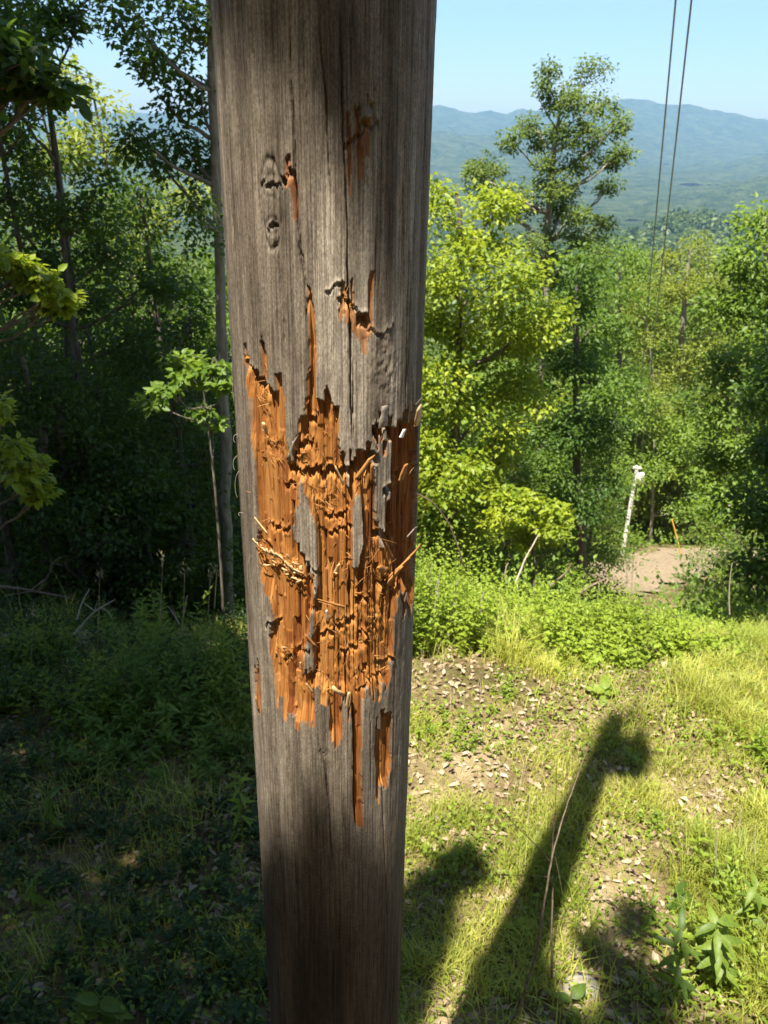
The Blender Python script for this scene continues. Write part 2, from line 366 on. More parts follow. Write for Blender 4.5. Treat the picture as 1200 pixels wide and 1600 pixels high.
bare_polys = [
 # left lobe
 [(379, 560), (388, 566), (402, 578), (413, 590), (420, 603), (428, 608), (436, 596), (441, 612), (446, 640), (450, 680), (455, 712), (462, 722), (470, 800), (466, 850), (480, 885), (494, 915), (480, 1000), (470, 1090), (436, 1086), (428, 1050), (421, 1020), (420, 992), (426, 965), (423, 940), (413, 925), (405, 900), (401, 860), (401, 800), (397, 740), (392, 690), (386, 630)],
 # middle lobe with its spike
 [(482, 470), (485, 470), (490, 540), (494, 606), (503, 612), (512, 618), (517, 650), (522, 640), (529, 642), (533, 712), (540, 726), (556, 712), (566, 700), (575, 708), (588, 725), (590, 800), (600, 830), (606, 800), (618, 760), (640, 770), (640, 860), (628, 900), (618, 960), (614, 1030), (606, 1080), (596, 1070), (582, 1085), (570, 1090), (560, 1086), (552, 1106), (545, 1096), (534, 1098), (512, 1096), (500, 1083), (493, 1092), (488, 1000), (498, 915), (498, 880), (492, 830), (486, 800), (472, 760), (455, 735), (452, 722), (462, 690), (470, 655), (478, 632), (481, 560)],
 # lower left tongue
 [(436, 1050), (495, 1050), (493, 1136), (478, 1130), (462, 1126), (442, 1121)],
 [(513, 1090), (535, 1090), (535, 1150), (528, 1172), (520, 1172), (516, 1140)],
 [(552, 1080), (566, 1086), (565, 1200), (566, 1290), (556, 1290), (553, 1180)],
 [(590, 1118), (612, 1112), (613, 1180), (606, 1230), (592, 1235), (588, 1180)],
 # right side torn away
 [(584, 664), (592, 652), (604, 655), (618, 668), (632, 640), (646, 628), (652, 660), (652, 780), (648, 900), (640, 960), (628, 940), (612, 840), (612, 780), (611, 700), (600, 688), (586, 690)],
 # thin strip above the left lobe
 [(405, 528), (412, 520), (416, 560), (417, 596), (408, 590)],
]
shallow_polys = [
 [(532, 452), (553, 444), (555, 488), (560, 500), (574, 490), (579, 438), (584, 440), (584, 488), (581, 530), (571, 556), (560, 530), (545, 505), (530, 500)],
 [(541, 172), (549, 168), (550, 282), (542, 276)], [(555, 166), (562, 160), (566, 282), (557, 288)], [(566, 186), (575, 182), (580, 240), (570, 245)],
 [(443, 246), (452, 244), (455, 270), (465, 285), (465, 346), (457, 348), (455, 300), (446, 290)],
 [(396, 1050), (404, 1030), (408, 1060), (409, 1112), (402, 1114), (398, 1090)],
 [(424, 990), (432, 1000), (438, 1110), (431, 1105)],
]
gray_polys = [
 [(455, 812), (466, 790), (477, 772), (484, 790), (490, 830), (496, 872), (499, 905), (492, 912), (484, 888), (470, 858), (459, 838)],
 [(554, 774), (566, 778), (568, 850), (560, 892), (553, 884), (553, 820)],
 [(584, 690), (607, 690), (608, 742), (605, 800), (598, 836), (592, 818), (590, 770), (585, 740)],
 [(444, 640), (478, 640), (470, 655), (462, 690), (453, 706), (448, 670)],
]
Bm = np.zeros(S.shape, bool)
for p in bare_polys: Bm |= mask(p)
Sh = np.zeros(S.shape, bool)
for p in shallow_polys: Sh |= mask(p, .5)
Gm = np.zeros(S.shape, bool)
for p in gray_polys: Gm |= mask(p, .7, .3)
Bm &= ~Gm; Sh &= ~Bm
BARE[Bm] = 1; BARE[Sh] = .8
TONE = np.where(Bm | Sh, .62*segr+.38*sdep[sid], TONE); TONE = np.where(Sh & (Z > -.12), TONE*.35, TONE)
dist = np.zeros_like(S); run = np.zeros(S.shape[0])
for q in range(1, S.shape[1]):                            # how far above the lower end of each torn strip
    run = np.where(Bm[:, q] | Sh[:, q], run+(Z[:, q]-Z[:, q-1]), 0); dist[:, q] = run
feather = np.clip(dist/(.020+.03*soff[sid]), .06, 1)
dcen = np.abs(SW-ctr); hwid = np.concatenate([[.002], (edges[1:]-edges[:-1])/2])[sid]
groove = np.clip(1-(hwid-dcen)/.0011, 0, 1)
basin = np.clip(1.15-np.abs(SW)/.16, .25, 1)
D += feather*np.where(Bm, .0060+.0040*basin+.0052*(segr-.45)*(.35+.65*sdep[sid])+.004*(vn(S*45, Z*9, 12)-.5)+.0016*(vn(S*520, Z*6, 13)-.5)+groove*.0032*(segr2 > .35), 0)
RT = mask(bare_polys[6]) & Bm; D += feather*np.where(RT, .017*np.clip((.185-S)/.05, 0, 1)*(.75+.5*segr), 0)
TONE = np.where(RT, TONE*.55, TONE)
D += feather*np.where(Sh, .0034+.002*segr, 0)
# slivers torn deep here and there
pit = Bm & (segr2 > .93); D[pit] += .006
TONE[pit] *= .5
# cross-grain claw bites: wood proud above, torn out below
def jit(s, z, k, a): return a*(vn(s*330, z*0+k, 50+k)-.5)+a*.9*(_h(sid, sid*0+k, 60)-.5)
ledges = [  # photo polyline, recess depth, drop length (m)
 ([(381, 562), (398, 576), (418, 604)], .010, .022), ([(446, 726), (470, 732), (500, 731)], .014, .018), ([(500, 738), (528, 734), (560, 722)], .013, .016),
 ([(556, 716), (575, 703), (590, 705)], .014, .022), ([(584, 660), (604, 656)], .010, .016), ([(482, 652), (494, 650)], .008, .012),
 ([(466, 695), (486, 690)], .008, .010), ([(508, 812), (528, 806), (545, 800)], .009, .010), ([(516, 833), (530, 828), (550, 822)], .008, .009),
 ([(590, 834), (606, 828), (630, 824)], .013, .018), ([(600, 760), (620, 752), (640, 740)], .012, .016), ([(418, 822), (432, 826), (446, 830)], .008, .009),
 ([(520, 985), (540, 976), (556, 968)], .010, .012), ([(566, 990), (578, 986), (590, 980)], .009, .010), ([(534, 1022), (555, 1012), (576, 1002)], .008, .010),
 ([(440, 1030), (460, 1020), (482, 1014)], .009, .012), ([(480, 954), (498, 950)], .008, .010), ([(500, 994), (520, 990)], .008, .012),
 ([(560, 938), (582, 930)], .011, .012), ([(415, 975), (432, 968)], .006, .008), ([(590, 1036), (614, 1026)], .007, .009), ([(560, 1082), (580, 1060), (600, 1052)], .005, .008),
 ([(598, 908), (622, 900)], .013, .02), ([(440, 755), (456, 758)], .006, .008), ([(470, 870), (500, 900)], .006, .008), ([(426, 880), (470, 905), (490, 915)], .007, .010),
 ([(530, 462), (548, 470), (560, 490), (574, 494)], .006, .010), ([(560, 492), (575, 490)], .011, .014), ([(510, 455), (532, 447)], .004, .006), ([(566, 512), (600, 516), (612, 508)], .003, .005),
 ([(540, 222), (556, 214), (572, 200), (590, 190)], .007, .009), ([(556, 170), (562, 164)], .006, .010), ([(566, 188), (574, 182)], .006, .008), ([(440, 274), (456, 268)], .007, .012), ([(577, 155), (582, 154)], .006, .015),
 ([(408, 290), (420, 281), (436, 291), (440, 300)], .003, .0035), ([(419, 352), (431, 349)], .005, .006),
]
for k, (pl, dep, drop) in enumerate(ledges):
    P = poly_sz(pl); P = P[np.argsort(P[:, 0])]
    inx = (S > P[0, 0]-.002) & (S < P[-1, 0]+.002) & front & (np.abs(Z-P[:, 1].mean()) < .12)
    s_, z_ = S[inx], Z[inx]
    zl = np.interp(s_, P[:, 0], P[:, 1])+jit(s_, z_, k, .009)[0:len(s_)] if False else np.interp(s_, P[:, 0], P[:, 1])+.008*(vn(s_*260, s_*0+k, 51)-.5)+.006*(_h(sid[inx], sid[inx]*0+k, 60)-.5)
    dz = z_-zl; dr = drop*(.6+.8*_h(sid[inx], sid[inx]*0+k, 61))
    cut = (dz < 0) & (dz > -dr); dd = D[inx]
    dd += np.where(cut, dep*(1+dz/dr)**.7, 0)-np.where((dz >= 0) & (dz < .007), .0022*(1-dz/.007), 0)
    D[inx] = dd
    ff = FRESH[inx]; ff = np.maximum(ff, np.where((dz < .004) & (dz > -dr*1.6), .75, 0)*(vn(s_*300, z_*120, 70+k) > .45)); FRESH[inx] = ff
# long splits: photo polyline, half width (m), depth (m)
cracks = [
 ([(449, 0), (452, 120), (459, 200), (462, 290), (468, 390), (483, 480)], .0016, .010), ([(497, 0), (501, 80), (511, 160), (514, 260), (522, 340)], .0011, .007),
 ([(530, 0), (534, 110), (537, 200), (542, 290), (543, 400), (546, 500), (552, 700)], .0013, .009), ([(345, 0), (350, 120), (358, 280), (366, 400)], .0010, .006),
 ([(361, 0), (368, 160), (378, 300), (390, 420), (394, 520)], .0010, .006), ([(388, 0), (398, 120), (408, 240)], .0008, .005), ([(472, 20), (478, 160), (482, 300)], .0007, .004),
 ([(546, 0), (548, 90), (550, 160)], .0008, .005), ([(424, 180), (428, 300), (436, 420), (447, 560)], .0008, .004), ([(470, 370), (478, 470), (481, 560)], .0010, .006),
 ([(628, 250), (630, 330), (630, 480)], .0010, .006), ([(640, 380), (636, 520), (634, 640)], .0016, .008), ([(542, 395), (550, 520), (553, 620), (554, 700)], .0011, .007),
 ([(426, 1120), (432, 1240), (438, 1340), (450, 1500)], .0009, .006), ([(445, 1130), (452, 1230), (460, 1330), (468, 1480)], .0010, .006), ([(466, 1135), (474, 1220), (480, 1290)], .0009, .005),
 ([(492, 1140), (500, 1170), (510, 1210), (516, 1290), (522, 1370)], .0011, .007), ([(550, 1090), (553, 1150), (554, 1240), (556, 1300)], .0019, .012), ([(548, 888), (549, 930), (551, 965)], .0038, .018),
 ([(549, 1088), (552, 1120), (555, 1150)], .0034, .016), ([(596, 1160), (600, 1300), (604, 1450)], .0009, .005), ([(578, 1110), (580, 1250)], .0008, .004),
 ([(408, 1130), (414, 1260), (426, 1420)], .0008, .005), ([(398, 640), (400, 760), (408, 880)], .0012, .006), ([(409, 610), (411, 690)], .0012, .007), ([(512, 700), (514, 800)], .0012, .006),
 ([(604, 760), (603, 830)], .0022, .010), ([(530, 1000), (533, 1070)], .0014, .007), ([(470, 1030), (471, 1090)], .0016, .008), ([(535, 830), (538, 900)], .0012, .006), ([(585, 770), (588, 900)], .0013, .007),
 ([(486, 760), (500, 840), (510, 900)], .0012, .006), ([(628, 700), (624, 860)], .0022, .010), ([(440, 880), (442, 1010)], .0010, .005), ([(456, 960), (458, 1060)], .0010, .005),
]
for k in range(120):                                       # hairline checks that nobody drew one by one
    x0 = rng.uniform(340, 670); y0 = rng.choice([rng.uniform(0, 450), rng.uniform(1120, 1600)]); ln = rng.uniform(20, 90) if k > 24 else rng.uniform(60, 260)
    cx = lambda x, y: x+(543-x)/(3515-y)*0
    cracks.append(([(x0, y0), (x0+(545-x0)*ln/2900+rng.uniform(-3, 3), y0+ln)], rng.uniform(.0005, .0008), rng.uniform(.002, .004)))
for k, (pl, hw, dep) in enumerate(cracks):
    P = poly_sz(pl); P = P[np.argsort(P[:, 1])]
    row = (zv > P[0, 1]) & (zv < P[-1, 1]); zr = zv[row]
    if not row.any(): continue
    sc = np.interp(zr, P[:, 1], P[:, 0])+.0022*(vn(zr*14, zr*0+k, 80)-.5)+.0010*(vn(zr*60, zr*0+k, 81)-.5)
    taper = np.clip(np.minimum(zr-P[0, 1], P[-1, 1]-zr)/.05, 0, 1)
    wd = np.maximum(hw*(.55+.45*taper)*(.7+.6*vn(zr*22, zr*0+k, 82)), .0007)
    D[:, row] += np.where(front[:, row], dep*taper[None]*np.clip(1.25-np.abs(S[:, row]-sc[None])/wd[None], 0, 1), 0)
# knots and rough scabs
for (kx, ky, rx, ry, dp) in [(420, 291, 17, 16, .0035), (425, 354, 11, 11, .005), (600, 575, 34, 62, -.0025), (575, 275, 16, 24, -.002), (505, 1178, 12, 9, .002), (597, 255, 14, 18, -.0015)]:
    cs, cz = pole_sz(kx, ky); a = rx*.00088; b = ry*.0009*1.15
    q = ((S-cs)/a)**2+((Z-cz)/b)**2; wgt = np.exp(-q*1.6)*front
    D += wgt*dp*(1+.5*np.sin(np.sqrt(q)*7+4*fbm(S*150, Z*150, 90)))*.7+wgt*.003*(fbm(S*260, Z*120, 91)-.5)
cs, cz = pole_sz(422, 320); q = np.sqrt(((S-cs)/.0155)**2+((Z-cz)/.052)**2)   # the long oval knot scar
D += front*(.0024*np.exp(-((q-1)/.09)**2)*(.5+vn(S*200, Z*70, 97))-.0022*np.clip(1-q, 0, .4)+.0022*(q < 1)*(fbm(S*260, Z*120, 98)-.5))
# torn fibre fluff inside the bare area
fl = [(430, 700, 40, 20), (470, 700, 25, 40), (540, 745, 60, 16), (430, 880, 50, 22), (530, 985, 40, 22), (450, 1020, 40, 12), (560, 1055, 44, 18), (500, 1078, 60, 12), (590, 960, 30, 50), (612, 890, 26, 26), (525, 640, 14, 40), (500, 780, 30, 12), (575, 880, 16, 20), (410, 600, 14, 50), (545, 480, 24, 20)]
for (kx, ky, rx, ry) in fl:
    cs, cz = pole_sz(kx, ky); q = ((S-cs)/(rx*.0009))**2+((Z-cz)/(ry*.00105))**2; wgt = np.exp(-q)*(Bm | Sh)
    lump = fbm(S*430+2*Z, Z*75+S*160, 95, 3)
    D -= wgt*np.clip(lump-.42, 0, 1)*.010; D += wgt*np.clip(.42-lump, 0, 1)*.010
    FRESH = np.maximum(FRESH, np.clip(wgt*1.3, 0, 1)*np.clip((lump-.36)*4, 0, 1))
D *= front; D += .002*(vn(S*30, Z*1, 3)-.5)*(~front)
P3 = pole_pt(S, Z, D)
nS, nZ = S.shape
i = np.arange(nS)[:, None]*nZ; i2 = ((np.arange(nS)+1) % nS)[:, None]*nZ; j = np.arange(nZ-1)[None, :]
Fp = np.stack([i+j, i2+j, i2+j+1, i+j+1], -1).reshape(-1, 4)
Vp = np.vstack([P3.reshape(-1, 3), [[AX, AY, ZT+.02]]])
cap = np.array([[q*nZ+nZ-1, ((q+1) % nS)*nZ+nZ-1, nS*nZ] for q in range(nS)])
ex = lambda a, v: np.concatenate([a.ravel(), [v]])
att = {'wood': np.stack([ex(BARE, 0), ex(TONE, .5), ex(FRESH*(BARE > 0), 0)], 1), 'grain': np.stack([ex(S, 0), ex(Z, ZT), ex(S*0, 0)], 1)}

def pole_mat():
    m, t, o = new_mat('weathered_pole_wood')
    aw = N_(t, 'ShaderNodeAttribute', attribute_name='wood'); ag = N_(t, 'ShaderNodeAttribute', attribute_name='grain')
    sep = N_(t, 'ShaderNodeSeparateXYZ'); t.links.new(aw.outputs['Vector'], sep.inputs[0])
    def noise(scale, det=5, rough=.6):
        mp = N_(t, 'ShaderNodeMapping'); mp.inputs['Scale'].default_value = scale; t.links.new(ag.outputs['Vector'], mp.inputs[0])
        n = N_(t, 'ShaderNodeTexNoise', Scale=1.0, Detail=det, Roughness=rough); t.links.new(mp.outputs[0], n.inputs['Vector']); return n
    n1 = noise((28, 1.6, 1), 5); n2 = noise((420, 5, 1), 4); n3 = noise((90, 40, 1), 6, .7); n4 = noise((14, 3.2, 1), 4); n5 = noise((900, 16, 1), 3); n6 = noise((7, .9, 1), 3)
    g1 = ramp(t, n1.outputs[0], [(.28, (.085, .066, .048)), (.44, (.168, .137, .102)), (.60, (.275, .232, .178)), (.75, (.36, .312, .25))])
    g2 = ramp(t, n2.outputs[0], [(.33, (.42, .40, .38)), (.5, (.85, .84, .82)), (.68, (1.2, 1.2, 1.2))])
    n7 = noise((520, 190, 1), 4, .75); n8 = noise((240, 14, 1), 5, .7)
    g3 = ramp(t, n3.outputs[0], [(.34, (.72, .70, .68)), (.6, (1.1, 1.1, 1.1))]); g7 = ramp(t, n7.outputs[0], [(.36, (.62, .60, .58)), (.5, (1, 1, 1)), (.64, (1.35, 1.34, 1.32))]); g8 = ramp(t, n8.outputs[0], [(.30, (.45, .42, .40)), (.44, (1, 1, 1)), (.7, (1.15, 1.15, 1.15))])
    g6 = ramp(t, n6.outputs[0], [(.34, (.45, .41, .37)), (.6, (1.08, 1.08, 1.08))])
    def mul(a, b, f=1.0):
        x = N_(t, 'ShaderNodeMix', data_type='RGBA', blend_type='MULTIPLY'); x.inputs[0].default_value = f
        t.links.new(a, x.inputs[6]); t.links.new(b, x.inputs[7]); return x.outputs[2]
    gray = mul(mul(mul(mul(mul(g1.outputs[0], g2.outputs[0]), g3.outputs[0]), g6.outputs[0]), g7.outputs[0]), g8.outputs[0])
    # shade over the pole foot painted into the grey, its edge streaky
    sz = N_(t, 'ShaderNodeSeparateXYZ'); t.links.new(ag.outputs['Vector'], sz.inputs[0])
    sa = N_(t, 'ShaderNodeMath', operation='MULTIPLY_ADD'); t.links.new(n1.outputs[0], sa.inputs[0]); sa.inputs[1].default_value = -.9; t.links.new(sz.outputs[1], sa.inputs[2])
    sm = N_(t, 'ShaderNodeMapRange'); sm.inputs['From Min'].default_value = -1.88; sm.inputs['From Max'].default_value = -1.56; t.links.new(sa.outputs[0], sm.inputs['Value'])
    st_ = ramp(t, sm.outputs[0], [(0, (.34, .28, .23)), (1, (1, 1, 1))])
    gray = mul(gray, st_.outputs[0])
    # bare wood: tone per torn strip plus fine grain
    ad = N_(t, 'ShaderNodeMath', operation='MULTIPLY_ADD'); t.links.new(n2.outputs[0], ad.inputs[0]); ad.inputs[1].default_value = .55
    t.links.new(sep.outputs[1], ad.inputs[2])
    ad2 = N_(t, 'ShaderNodeMath', operation='MULTIPLY_ADD'); t.links.new(n4.outputs[0], ad2.inputs[0]); ad2.inputs[1].default_value = .9; t.links.new(ad.outputs[0], ad2.inputs[2])
    ad3 = N_(t, 'ShaderNodeMath', operation='MULTIPLY'); t.links.new(ad2.outputs[0], ad3.inputs[0]); ad3.inputs[1].default_value = .5
    b1 = ramp(t, ad3.outputs[0], [(.20, (.045, .012, .005)), (.38, (.145, .042, .009)), (.56, (.25, .095, .018)), (.82, (.37, .172, .045))])
    b2 = ramp(t, n5.outputs[0], [(.34, (.50, .38, .30)), (.52, (.95, .92, .9)), (.7, (1.15, 1.12, 1.1))])
    bare = mul(mul(b1.outputs[0], b2.outputs[0]), g8.outputs[0], .7)
    fr = N_(t, 'ShaderNodeMix', data_type='RGBA'); t.links.new(sep.outputs[2], fr.inputs[0]); t.links.new(bare, fr.inputs[6]); fr.inputs[7].default_value = (.42, .185, .042, 1)
    fm = N_(t, 'ShaderNodeMath', operation='MULTIPLY'); t.links.new(sep.outputs[2], fm.inputs[0]); fm.inputs[1].default_value = .55; t.links.new(fm.outputs[0], fr.inputs[0])
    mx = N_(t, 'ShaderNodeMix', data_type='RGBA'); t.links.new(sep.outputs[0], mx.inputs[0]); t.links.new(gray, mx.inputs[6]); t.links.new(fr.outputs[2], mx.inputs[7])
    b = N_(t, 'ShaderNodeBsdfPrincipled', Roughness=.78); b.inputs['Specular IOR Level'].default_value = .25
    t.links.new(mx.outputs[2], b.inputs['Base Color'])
    bp = N_(t, 'ShaderNodeBump', Strength=.45, Distance=.0012); t.links.new(n5.outputs[0], bp.inputs['Height']); t.links.new(bp.outputs[0], b.inputs['Normal'])
    t.links.new(b.outputs[0], o.inputs[0]); return m
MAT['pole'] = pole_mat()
MAT['chip'] = simple_mat('fresh_splinter_wood', (.22, .088, .02), (.38, .18, .055), (90, 90, 20), .8)
MAT['chip_pale'] = simple_mat('pale_splinter_wood', (.40, .24, .10), (.55, .38, .19), (120, 120, 30), .8)
MAT['chip_gray'] = simple_mat('grey_splinter_wood', (.18, .145, .11), (.30, .25, .20), (120, 120, 30), .85)
MAT['chip_white'] = simple_mat('white_chip', (.62, .58, .50), (.75, .72, .65), (50, 50, 50), .7)
MAT['fibre'] = simple_mat('wood_fibre', (.25, .105, .025), (.42, .21, .065), (60, 60, 60), .8)
MAT['metal'] = simple_mat('galvanised_metal', (.45, .46, .47), (.6, .61, .62), (8, 8, 8), .45)
MAT['ceramic'] = simple_mat('grey_ceramic', (.5, .5, .52), (.62, .62, .64), (8, 8, 8), .3)
PB = np.array([AX, AY, -3.62])
pole = empty('utility_pole', PB, 'weathered utility pole close to the camera with its bark-brown wood gouged open orange', 'utility pole')
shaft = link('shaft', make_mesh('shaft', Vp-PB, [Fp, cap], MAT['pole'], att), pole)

def surf(px, py, lift=0.0):
    s, z = pole_sz(px, py); return pole_pt(np.array(s), np.array(z), -lift), pole_nrm(np.array(s))
def chip(name, px, py, L, W, T, ang, lift, tilt, mat, label=None, curl=0.0, ragged=True):
    T = T*.55
    c, n = surf(px, py, lift)                              # ang: turn from the grain (degrees, + to the right), tilt: end lifted off the pole
    up = np.array([0, 0, 1.0]); side = np.cross(up, n); side /= np.linalg.norm(side); side = -side if np.dot(side, CR) < 0 else side
    a = rot(up, n, -math.radians(ang)); a = rot(a, np.cross(a, n), math.radians(tilt)); b = unit(np.cross(a, n)); nn_ = unit(np.cross(b, a)); nn_ = nn_*np.sign(np.dot(nn_, n))
    m = MB(); k = 7; r = np.random.default_rng(int(px*7+py)); V = []
    for q in range(k):
        u = q/(k-1); ww = W*(1-.35*u)*(1+.10*r.normal())
        o_ = curl*math.sin(math.pi*u)*L
        ctr_ = c+a*(u-.5)*L+nn_*o_
        e = [r.normal(0, .13)*L*(q in (0, k-1)) for _ in range(3)]
        for v_, dv, ee in ((-1, 0, 0), (0, .18, 1), (1, 0, 2)): V.append(ctr_+b*v_*ww/2+nn_*(T/2+dv*T)+a*e[ee])
        for v_, ee in ((1, 2), (0, 1), (-1, 0)): V.append(ctr_+b*v_*ww/2-nn_*T/2+a*e[ee])
    F = []
    for q in range(k-1):
        for z_ in range(6): F.append([q*6+z_, q*6+(z_+1) % 6, q*6+6+(z_+1) % 6, q*6+6+z_])
    F += [[0, 3, 2, 1], [0, 5, 4, 3]]; h = (k-1)*6; F += [[h, h+1, h+2, h+3], [h, h+3, h+4, h+5]]
    m.add(V, F)
    o_ = link(name, m.mesh(name, mat, origin=PB), pole)
    if label: o_['label'] = label
    return o_
chip('splinter', 642, 646, .036, .020, .004, -22, .012, 14, MAT['chip_pale'], 'tan block of torn wood sticking out at the right edge')
chip('splinter', 624, 677, .012, .009, .002, 20, .006, 10, MAT['chip_white'], 'small white chip in the dark torn side')
chip('splinter', 648, 627, .014, .005, .002, 30, .006, 30, MAT['chip_gray'])
chip('splinter', 629, 737, .030, .013, .003, 6, .002, 14, MAT['chip'])
chip('splinter', 641, 735, .022, .005, .002, -35, .002, 30, MAT['chip_pale'])
chip('splinter', 457, 700, .040, .006, .003, 24, .001, 16, MAT['chip_gray'], 'loose grey sliver hanging across the gouge')
chip('splinter', 571, 728, .036, .008, .003, 30, .0, 12, MAT['chip'])
chip('splinter', 598, 650, .026, .015, .003, 0, .003, 8, MAT['chip_gray'])
chip('splinter', 527, 1076, .028, .008, .003, -38, .004, 16, MAT['chip_pale'], 'pale curled shaving near the foot of the gouge', .12)
chip('splinter', 543, 1092, .036, .006, .003, 4, .003, 12, MAT['chip_pale'])
chip('splinter', 530, 742, .030, .004, .003, -22, .002, 14, MAT['chip_pale'])
chip('splinter', 526, 890, .022, .006, .002, 16, .0, 16, MAT['chip_pale'])
chip('splinter', 511, 960, .020, .004, .002, -6, .0, 18, MAT['chip_white'])
chip('splinter', 519, 942, .040, .004, .002, -62, .002, 14, MAT['chip'])
chip('splinter', 470, 1040, .020, .004, .002, 4, .0, 16, MAT['chip_pale'])
chip('splinter', 630, 874, .050, .006, .003, 38, .006, 26, MAT['chip'], 'red-brown splinter sticking out past the right edge')
chip('splinter', 622, 884, .046, .004, .003, 46, .004, 24, MAT['chip'])
chip('splinter', 606, 860, .050, .004, .003, -34, .004, 16, MAT['chip'])
chip('splinter', 616, 900, .034, .012, .003, 30, .0, 20, MAT['chip'])
chip('splinter', 640, 830, .020, .005, .002, 40, .004, 26, MAT['chip_gray'])
chip('splinter', 597, 890, .030, .014, .003, -50, .0, 16, MAT['chip'])
chip('splinter', 411, 820, .030, .004, .002, -44, .004, 10, MAT['chip_pale'])
chip('splinter', 414, 668, .016, .009, .003, 10, .001, 20, MAT['chip_pale'])
chip('splinter', 581, 740, .030, .006, .003, -8, .0, 12, MAT['chip'])
chip('splinter', 484, 1000, .030, .005, .002, -30, .0, 14, MAT['chip'])
chip('splinter', 404, 1098, .030, .006, .003, 4, .003, 8, MAT['chip'])
chip('splinter', 444, 1012, .020, .005, .002, 50, .0, 24, MAT['chip_pale'])
chip('splinter', 432, 1022, .018, .005, .002, 20, .0, 24, MAT['chip'])
chip('splinter', 484, 1074, .024, .003, .002, -24, .001, 14, MAT['chip_pale'])
for q in range(15):                                       # the comb of shavings torn up along one bite
    u = q/14; px = 403+u*66; py = 846+u*44+3*math.sin(u*9)
    chip('shaving', px, py, .011+.004*math.sin(q*2.3), .0052, .002, -28+14*math.sin(q*1.7), .0035, 26+8*math.sin(q*3.1), MAT['chip_pale'], None, .12)
for q in range(34):
    px = rng.uniform(405, 475); py = 862+(px-403)*.55+rng.normal(0, 9)
    chip('shaving', px, py, rng.uniform(.006, .012), rng.uniform(.003, .006), .0015, rng.uniform(-90, 90), .001, rng.uniform(5, 35), MAT['chip_pale'] if rng.random() < .6 else MAT['chip'], None, .1)
# loose fibres and slivers over the whole gouge, too many and too thin to count
fb = MB(); nfib = 0
zones = [(x, y, rx, ry, 22) for x, y, rx, ry in fl]+[(520, 860, 100, 200, 170), (430, 800, 26, 120, 30)]
pts = []
for (x, y, rx, ry, n) in zones: pts.append(np.stack([rng.normal(x, rx*.7, n), rng.normal(y, ry*.7, n)], 1))
pts = np.vstack(pts); s_, z_ = pole_sz(pts[:, 0], pts[:, 1])
si = np.clip(np.searchsorted(sv[:NC], s_), 0, NC-1); zi = np.clip(np.searchsorted(zv, z_), 0, len(zv)-1)
ok = BARE[si, zi] > .5; s_, z_, si, zi = s_[ok], z_[ok], si[ok], zi[ok]
for s0, z0, a_, b_ in zip(s_, z_, si, zi):
    p = pole_pt(np.array(s0), np.array(z0), D[a_, b_]-.0006); n = pole_nrm(np.array(s0)); L = rng.gamma(2.2, .0042)+.003
    ang = rng.normal(0, 48) if rng.random() < .6 else rng.uniform(-120, 120)
    dr = rot(np.array([0, 0, 1.0 if rng.random() < .5 else -1.0]), n, math.radians(ang)); lf = rng.uniform(.1, .8); r = rng.uniform(.0002, .00075)
    Q = [p, p+dr*L*.5+n*L*.5*lf*.55, p+dr*L*.9+n*L*lf*(.8 if rng.random() < .5 else .25)]
    fb.tube(Q, [r, r*.9, r*.25], 3)
o_ = link('splinter_fluff', fb.mesh('splinter_fluff', MAT['fibre'], origin=PB), pole); o_['kind'] = 'stuff'
# pale hair-thin fibres curling off the left edge
hb = MB()
for (x, y, L, c1, c2) in [(366, 678, .03, .016, -.01), (364, 712, .03, .016, -.02), (368, 735, .05, .018, -.04), (374, 802, .03, .016, .0), (385, 868, .045, .014, -.05), (357, 560, .05, .004, -.06)]:
    s0, z0 = pole_sz(x+6 if x < 500 else x-8, y); s0 = float(s0); z0 = float(z0); p = pole_pt(np.array(s0), np.array(z0), 0); sd = -CR*np.sign(c1)
    u = np.linspace(0, 1, 9)[:, None]
    Q = p+sd*abs(c1)*.42*np.sin(u*2.4)+np.array([0, 0, 1.0])*c2*u+np.array([0, -1.0, 0])*.004*u+np.array([0, 0, 1])*L*.06*np.sin(u*5)
    hb.tube(Q, .0004, 4)
o_ = link('loose_fibre', hb.mesh('loose_fibre', MAT['chip_gray'], origin=PB), pole); o_['kind'] = 'stuff'
# pole top hardware: transformer can on the right of the pole, pin insulators
hw = MB(); TC = np.array([AX+.205, AY+.02, 4.25])
u = np.array([-.26, -.25, .20, .23, .25]); hw.tube(TC+np.array([0, 0, 1])*u[:, None], [.11, .125, .125, .11, .06], 20)
tr_ = link('transformer', hw.mesh('transformer', MAT['metal'], origin=PB), pole)
bh = MB(); bh.tube(TC+np.array([0, 0, 1])*np.array([.28, .32, .36, .40, .44])[:, None], [.05, .03, .05, .03, .025], 10); link('bushing', bh.mesh('bushing', MAT['ceramic'], origin=PB), tr_).parent = tr_
bpy.data.objects['bushing'].location = (0, 0, 0)
br = MB(); br.box((AX+.10, AY, 4.37), (.03, 0, 0), (0, .05, 0), (0, 0, .03)); link('bracket', br.mesh('bracket', MAT['metal'], origin=PB), pole); br = MB(); br.box((AX+.10, AY, 4.10), (.03, 0, 0), (0, .05, 0), (0, 0, .03)); link('bracket', br.mesh('bracket', MAT['metal'], origin=PB), pole)
INS = [np.array([AX+.10, AY-.02, 5.36]), np.array([AX+.19, AY-.02, 4.95])]
for P in INS:
    ib = MB(); ib.tube(P+np.array([0, 0, 1])*np.array([-.12, -.05, -.04, .0, .02, .06])[:, None], [.012, .012, .045, .05, .03, .035], 10)
    link('insulator', ib.mesh('insulator', MAT['ceramic'], origin=PB), pole)

